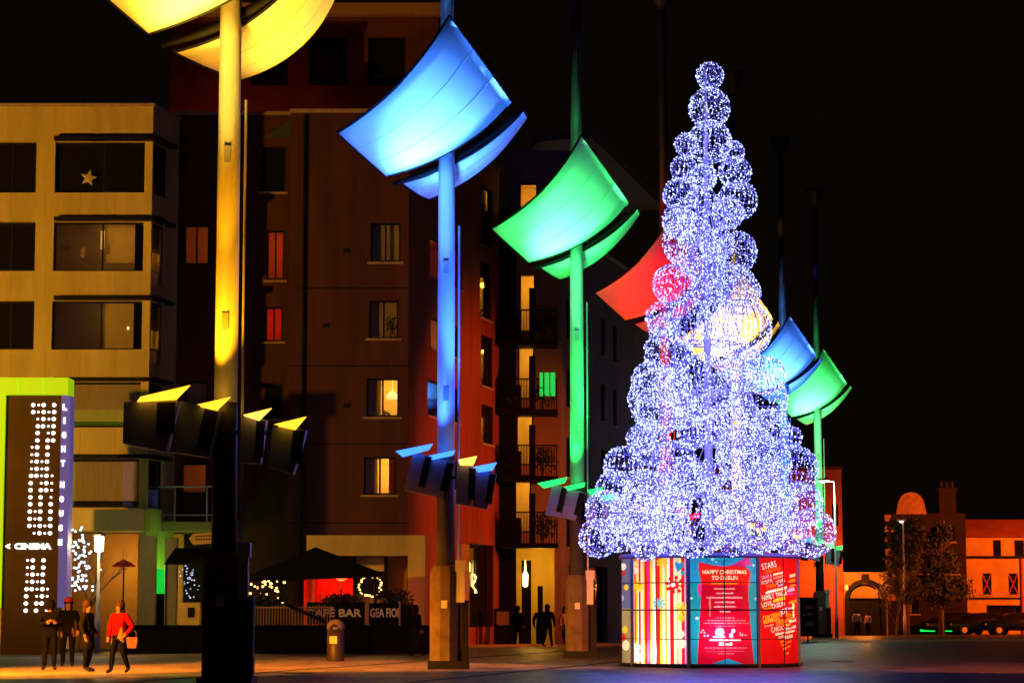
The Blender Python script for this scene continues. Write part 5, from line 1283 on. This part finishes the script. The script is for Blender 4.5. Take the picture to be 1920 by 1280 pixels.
# black notice board right of the drum
p = G(1515, 1203); nb_ = thing('notice_board', p, 'black notice board with pale sheets right of the tree drum', 'notice board')
z0_, z1_ = P(1515, 1192, p.y).z, P(1515, 1121, p.y).z; wdt = 19 / (FPX / p.y)
q = MB(); q.box(p + Vector((-wdt, -.06, z0_)), p + Vector((wdt, .06, z1_))); q.build('board', M_BLACK, nb_)
q = MB(); q.tube([p, p + Vector((0, 0, z0_ + .05))], .04, 6); q.build('post', M_BLACK, nb_)
for (a, b_, w_, h_) in ((1517, 1138, 15, 5), (1519, 1150, 11, 5), (1509, 1152, 6, 3), (1519, 1168, 12, 8), (1512, 1169, 5, 6)):
    c = P(a, b_, p.y - .08); q = MB(); s_ = p.y / FPX; q.box((c.x - w_ * s_ / 2, c.y, c.z - h_ * s_ / 2), (c.x + w_ * s_ / 2, c.y + .012, c.z + h_ * s_ / 2)); q.build('sheet', mat('pale_notice', (.5, .48, .45), .7), nb_)
# bench with a green light strip
p = G(1755, 1189); gbn = thing('lit_bench', p, 'low bench with a green light strip in front of the dark brick building', 'bench')
hw = 31 / (FPX / p.y)
q = MB(); q.box(p + Vector((-hw, -.25, .42)), p + Vector((hw, .3, .52))); q.build('seat', M_BLACK, gbn)
q = MB(); q.box(p + Vector((-hw * .97, -.2, .2)), p + Vector((hw * .97, -.12, .415))); q.build('light_strip', emit('green_light_strip', (.01, .9, .08), 1.3), gbn)
for s in (-.8, .8): q = MB(); q.box(p + Vector((hw * s - .15, -.1, 0)), p + Vector((hw * s + .15, .2, .419))); q.build('leg', M_BLACK, gbn)
# dark trees by the far buildings: two broad evergreens and a bare one
def leafy_tree(px, pt, Y, rx, label, seed):
    b_ = P(px, 1190, Y); b_.z = 0; H = P(px, pt, Y).z; rng = random.Random(seed)
    t = thing('evergreen_tree', b_, label, 'tree', 'dark trees at the plaza end')
    q = MB(); q.tube([b_, b_ + Vector((.05, 0, H * .35)), b_ + Vector((0, .1, H * .8))], [.2, .14, .04], 8)
    for k in range(9):
        a = k * 2.4; z = H * (.3 + .055 * k); q.tube([b_ + Vector((0, 0, z)), b_ + Vector((rx * .6 * math.cos(a), rx * .6 * math.sin(a), z + .7))], [.06, .02], 5)
    q.build('trunk', M_BARK, t, True)
    q = MB()
    for k in range(26):
        a = rng.uniform(0, 6.28); f = rng.random(); rr = rx * (1 - .55 * f) * rng.uniform(.2, 1.0)
        leafy(q, b_ + Vector((rr * math.cos(a), rr * math.sin(a), H * (.3 + .66 * f))), (rx * .34, rx * .34, .55), 110, .3, 1.0, rng)
    q.build('crown', M_PLANT, t)['kind'] = 'stuff'
leafy_tree(1700, 968, 151, 1.7, 'dark broad tree in front of the rounded gable', 31)
leafy_tree(1765, 978, 153, 1.9, 'dark broad tree left of the orange building', 32)
b_ = P(1682, 1190, 149); b_.z = 0; bare_tree('bare_tree', b_, P(1682, 1050, 149).z, 'small bare tree right of gatehouse', .4, 22, 4, 'dark trees at the plaza end', .1)
# drainage channels and covers in the plaza floor
for off in (2.6, -3.4):
    a = P(835, HOR, D2); q = MB(); p0 = Vector((a.x + off, a.y, 0)) - Vector((SIDE.x, SIDE.y, 0)) * 14; p1 = p0 + Vector((SIDE.x, SIDE.y, 0)) * 85
    q.quadslab([p0 + Vector((-.1, 0, .003)), p0 + Vector((.1, 0, .003)), p1 + Vector((.1, 0, .003)), p1 + Vector((-.1, 0, .003))], (0, 0, .006)); tag(q.build('drain_channel', M_BLACK), kind='structure')
for (px, py, lab) in ((560, 1262, 'round iron cover in the paving left of blue mast'), (1580, 1240, 'round iron cover in the paving right of the drum')):
    g = G(px, py); q = MB(); q.lathe(g, [(.34, .002), (.34, .014), (.3, .016)], 20); tag(q.build('manhole_cover', M_BLACK, origin=g), lab, 'manhole cover')
# ------------------------------------------------------------------ cars parked at the far right
def car(px, Y, yaw, paint, label):
    p = P(px, 1190, Y); p.z = 0; t = thing('parked_car', p, label, 'car', 'cars parked at the plaza end')
    ca, sa = math.cos(yaw), math.sin(yaw)
    def L(x, y, z): return p + Vector((x * ca - y * sa, x * sa + y * ca, z))
    prof = [(-2.1, .35), (-2.12, .62), (-2.0, .88), (-1.2, .98), (-.55, 1.38), (.55, 1.44), (1.35, 1.36), (1.9, 1.0), (2.08, .9), (2.1, .4), (1.75, .28), (-1.75, .28)]
    q = MB(); n = len(prof)
    for (y, k) in ((-.86, 1), (-.7, .5), (.7, .5), (.86, 1)): pass
    rings = []
    for y, f in ((-.84, .0), (-.70, 1.0), (.70, 1.0), (.84, .0)):
        rings.append([L(x * (.97 if f == 0 else 1), y * (1.0 if z < 1.0 else .88), z if f or z < 1 else z - .05) for x, z in prof])
    q.tube_rings(rings); q.build('body', paint, t, True)
    for side in (-1, 1):
        g = MB(); pts = [L(-1.02, side * .80, 1.0), L(-.52, side * .772, 1.31), (L(.55, side * .772, 1.36)), L(1.2, side * .778, 1.28), L(1.6, side * .80, 1.0)]
        g.add(pts, [tuple(range(5))]); g.build('side_window', M_PANE, t)
        for x in (-1.3, 1.3):
            w = MB(); w.tube([L(x, side * .66, .32), L(x, side * .87, .32)], .32, 14); wo = w.build('wheel', M_BLACK, t)
            w = MB(); w.tube([L(x, side * .872, .32), L(x, side * .885, .32)], .19, 10); w.build('rim', M_PALE, wo)
    for s in (-.6, .6):
        w = MB(); w.box(L(-2.12, s - .12, .62) - Vector((.04, .04, 0)), L(-2.12, s - .12, .62) + Vector((.1, .1, .12))); w.build('headlight', M_PALE, t)
    g = MB(); g.add([L(-1.22, -.66, .99), L(-1.22, .66, .99), L(-.58, .6, 1.37), L(-.58, -.6, 1.37)], [(0, 1, 2, 3)]); g.build('windscreen', M_PANE, t)
for k, (px, Y, yaw, lab) in enumerate(((1838, 156, .12, 'dark parked car in front of orange building, left of three'), (1905, 155, .05, 'dark parked car in front of orange building, at the photo edge'), (1790, 157, .2, 'dark parked car beside the green lit bench'))):
    car(px, Y, yaw, mat('dark_car_paint', (.008, .007, .008), .35, spec=.4), lab)
# ================================================================== people
M_SKIN = mat('skin', (.16, .08, .05), .7, spec=.1)
def person(base, yaw, height, label, jacket, legs, hair, pose=None, hood=False, skirt=False, long_coat=False, group=None, hat=None, bag=None):
    J = {'pelvis': (0, 0, .95, .16), 'waist': (0, 0, 1.1, .165), 'chest': (0, .01, 1.32, .185), 'neck': (0, .01, 1.48, .062), 'head': (0, -.01, 1.585, .082), 'crown': (0, 0, 1.68, .088),
         'nose': (0, -.095, 1.605, .016)}
    for s, m in (('l', -1), ('r', 1)):
        J.update({s + 'sh': (m * .19, .01, 1.41, .095), s + 'el': (m * .29, .05, 1.14, .075), s + 'wr': (m * .28, -.06, .92, .05), s + 'pa': (m * .265, -.08, .86, .036),
                  s + 'hip': (m * .1, 0, .88, .115), s + 'kn': (m * .115, -.02, .49, .08), s + 'an': (m * .12, .03, .09, .056), s + 'toe': (m * .135, -.16, .04, .042)})
    for k, v in (pose or {}).items(): J[k] = (*v, J[k][3])
    E = [('pelvis', 'waist', 'j'), ('waist', 'chest', 'j'), ('chest', 'neck', 'j'), ('neck', 'head', 's'), ('head', 'crown', 's'), ('head', 'nose', 's')]
    for s in 'lr': E += [('chest', s + 'sh', 'j'), (s + 'sh', s + 'el', 'j'), (s + 'el', s + 'wr', 'j'), (s + 'wr', s + 'pa', 's'), ('pelvis', s + 'hip', 't'), (s + 'hip', s + 'kn', 't'), (s + 'kn', s + 'an', 't'), (s + 'an', s + 'toe', 'b')]
    for s, m in (('l', -1), ('r', 1)):                        # five fingers of unequal length, slightly curled
        w, pa = Vector(J[s + 'wr'][:3]), Vector(J[s + 'pa'][:3]); d = (pa - w).normalized(); sd = d.cross(Vector((0, 1, 0.01))).normalized() if abs(d.y) < .9 else Vector((1, 0, 0)); cu = d.cross(sd).normalized()
        if cu.y > 0: cu = -cu
        for f, L_ in enumerate((.062, .075, .08, .072)):
            o = pa + sd * (f - 1.5) * .019; a = o + d * L_ * .6 + cu * .008; b = o + d * L_ + cu * .03
            J[s + 'f%da' % f] = (*a, .0095); J[s + 'f%db' % f] = (*b, .0085); E += [(s + 'pa', s + 'f%da' % f, 's'), (s + 'f%da' % f, s + 'f%db' % f, 's')]
        o = pa - d * .02 + sd * (-.05) + cu * .02; J[s + 'th'] = (*o, .0105); E.append((s + 'wr', s + 'th', 's'))
    names = list(J); idx = {n: i for i, n in enumerate(names)}; sc = height / 1.77
    me = bpy.data.meshes.new('person'); me.from_pydata([J[n][:3] for n in names], [(idx[a], idx[b]) for a, b, _ in E], [])
    o = bpy.data.objects.new('person', me); C.objects.link(o)
    md = o.modifiers.new('skin', 'SKIN'); md.use_smooth_shade = True
    for i, n in enumerate(names):
        me.skin_vertices[0].data[i].radius = (J[n][3], J[n][3] * (.8 if n in ('pelvis', 'waist', 'chest') else 1.0)); me.skin_vertices[0].data[i].use_root = (n == 'pelvis')
    o.modifiers.new('sub', 'SUBSURF').levels = 2
    dg = bpy.context.evaluated_depsgraph_get(); dg.update()
    nm = bpy.data.meshes.new_from_object(o.evaluated_get(dg)); bpy.data.objects.remove(o); bpy.data.meshes.remove(me)
    nm.materials.clear()
    for m in (jacket, legs, M_SKIN, M_BLACK): nm.materials.append(m)
    seg = [(Vector(J[a][:3]), Vector(J[b][:3]), t) for a, b, t in E]
    for pl_ in nm.polygons:
        c = pl_.center; best = None
        for a, b, t in seg:
            ab = b - a; k = max(0, min(1, (c - a).dot(ab) / max(1e-9, ab.length_squared))); dd = (c - a - ab * k).length
            if best is None or dd < best[0]: best = (dd, t)
        t = best[1]
        if t == 't' and long_coat and c.z > .62: t = 'j'
        if t == 'j' and .84 < c.z < .93 and not long_coat: t = 't'
        pl_.material_index = {'j': 0, 't': 1, 's': 2, 'b': 3}[t]; pl_.use_smooth = True
    M4 = Matrix.Translation(base) @ Matrix.Rotation(yaw, 4, 'Z') @ Matrix.Scale(sc, 4)
    nm.transform(Matrix.Rotation(yaw, 4, 'Z') @ Matrix.Scale(sc, 4))
    nm.name = 'body'
    po_ = bpy.data.objects.new('person', nm); C.objects.link(po_); po_.location = base; WL[po_] = Vector(base); tag(po_, label, 'person', group)
    def child(mb, name, m, smooth=True):
        for i, v in enumerate(mb.v): mb.v[i] = M4 @ v
        return mb.build(name, m, po_, smooth)
    h = Vector(J['crown'][:3])
    if hood:
        q = MB(); q.ball(h + Vector((0, .025, -.04)), .135, 12, 8, (1, 1.05, 1.2)); child(q, 'hood', jacket)
    else:
        q = MB(); q.ball(h + Vector((0, .028, .012)), .122, 12, 8, (1, 1.02, 1.05)); q.ball(h + Vector((0, .07, -.13)), .105, 10, 6, (1.05, .7, 1.6)); child(q, 'hair', hair)
    q = MB()
    for s in (-1, 1): q.ball(h + Vector((s * .033, -.083, -.06)), .011, 6, 5)
    q.ball(h + Vector((0, -.085, -.125)), .02, 6, 5, (1, .4, .3)); child(q, 'face_features', M_BROWN)
    if hat: q = MB(); q.lathe(h + Vector((0, .01, .02)), [(.115, 0), (.118, .05), (.09, .1), (.02, .13)], 12); child(q, 'hat', hat)
    if skirt or long_coat:
        q = MB(); q.lathe((0, 0, .58 if long_coat else .25), [(.2, 0), (.17, .3), (.165, .45)], 14); child(q, 'coat_skirt' if long_coat else 'skirt', jacket if long_coat else legs)
    return po_
BLK = mat('black_cloth', (.004, .0035, .004), .95, spec=.01); NAVY = mat('dark_grey_cloth', (.007, .006, .006), .95, spec=.01); REDJ = mat('red_jacket', (.3, .003, .005), .9, .3, 8, spec=.01); TAN = mat('tan_cloth', (.45, .3, .16), .8); HAIRD = mat('dark_hair', (.01, .006, .004), .8, spec=.05); HAIRF = mat('fair_hair', (.035, .016, .007), .8, spec=.05)
g = G(92, 1256); person(g, .35, 1.75, 'person in black hooded coat holding hands up near cinema sign', BLK, BLK, HAIRD,
    {'lel': (-.3, -.02, 1.14), 'lwr': (-.12, -.26, 1.2), 'lpa': (-.06, -.29, 1.24), 'rel': (.28, .0, 1.13), 'rwr': (.1, -.26, 1.18), 'rpa': (.05, -.29, 1.23), 'lan': (-.15, -.06, .09), 'ltoe': (-.2, -.24, .04)}, hood=True)
g = G(163, 1259); person(g, 1.3, 1.72, 'person in dark coat standing between the black-hooded and red-jacketed people', NAVY, BLK, HAIRF,
    {'ran': (.08, .05, .09), 'lan': (-.07, .02, .09), 'rwr': (.2, -.14, .96), 'rpa': (.2, -.18, .91)}, long_coat=True)
g = G(222, 1262); rj = person(g, -.5, 1.7, 'person in bright red jacket and dark trousers carrying a floral bag', REDJ, BLK, HAIRF,
    {'rel': (.36, .08, 1.16), 'rwr': (.24, -.04, .96), 'rpa': (.2, -.07, .91), 'lel': (-.26, -.03, 1.13), 'lwr': (-.24, -.1, .88), 'lpa': (-.24, -.12, .83), 'lan': (-.08, -.2, .09), 'ltoe': (-.09, -.37, .04), 'ran': (.12, .25, .12), 'rtoe': (.13, .1, .04), 'lkn': (-.1, -.12, .5), 'rkn': (.11, .05, .49)})
c = g + Vector((.33, -.12, .74)); q = MB(); q.hexa([c + Vector(v) for v in ((-.1, -.05, -.14), (.1, -.05, -.14), (.1, .05, -.14), (-.1, .05, -.14), (-.14, -.03, .12), (.14, -.03, .12), (.14, .03, .12), (-.14, .03, .12))]); bagm = mat('floral_cloth', (.22, .04, .06), .8, .9, 22, spec=.02, col2=(.3, .12, .16)); bg = thing('handbag', c, 'pink floral bag held by the person in the red jacket', 'bag'); q.build('pouch', bagm, bg)
q = MB(); q.tube([c + Vector((-.1, 0, .12)), c + Vector((-.09, .02, .24)), c + Vector((.0, .03, .3)), c + Vector((.09, .02, .24)), c + Vector((.1, 0, .12))], .012, 6); q.build('handle', M_BROWN, bg)
g = G(126, 1249); person(g, .1, 1.8, 'person with a dull red cap behind the black-hooded person', BLK, BLK, HAIRD, hat=mat('red_cap', (.2, .02, .012), .9, spec=.02))
g = P(780, 1220, 80); g.z = 0; person(g, 2.2, 1.66, 'long-haired person in dark top walking past the cream portal', BLK, NAVY, HAIRD, {'lan': (-.1, -.15, .1), 'ltoe': (-.11, -.33, .05), 'ran': (.1, .2, .1), 'rtoe': (.11, .04, .04), 'lkn': (-.11, -.12, .5)}, skirt=True)
g = P(971, 1200, 103); g.z = 0; person(g, 2.6, 1.7, 'dark person walking left of the lit entrance', BLK, BLK, HAIRD, {'lan': (-.06, -.1, .1), 'ltoe': (-.07, -.28, .05)})
g = P(1013, 1200, 102.5); g.z = 0; person(g, 3.0, 1.72, 'dark person in front of the lit entrance, left one of a pair', NAVY, BLK, HAIRD)
g = P(1027, 1200, 102); g.z = 0; person(g, 2.9, 1.76, 'dark person in front of the lit entrance, right one of a pair', BLK, BLK, HAIRD, {'lan': (-.19, .0, .09), 'ran': (.2, .05, .09)})
g = P(1060, 1200, 103); g.z = 0; person(g, .6, 1.66, 'person in a tan coat just left of the green mast base', TAN, BLK, HAIRF, {'lan': (-.1, -.15, .1), 'ltoe': (-.11, -.33, .05)})
for (px, lab) in ((1607, 'pale-clothed figure in the gatehouse arch, left one'), (1628, 'pale-clothed figure in the gatehouse arch, right one')):
    g = P(px, 1190, 149.5); g.z = 0; person(g, .2 if px < 1615 else -.9, 1.6 if px < 1615 else 1.48, lab, mat('pale_cloth', (.4, .32, .24), .8), NAVY, HAIRD)
# planters, tables: pale stall panel left of the lit entrance
pp = MB(); a, b_ = P(926, 1170, 104), P(960, 1140, 104); pp.box((a.x, 104, 0), (b_.x, 104.5, b_.z)); pp.box((a.x + .12, 103.97, P(940, 1171, 104).z), (b_.x - .12, 103.999, P(940, 1146, 104).z), 1)
tag(pp.build('display_box', [M_DARK, M_OCHRE], origin=(a.x, 104, 0)), 'dark display box with a dull ochre front beside the lit entrance', 'display box')
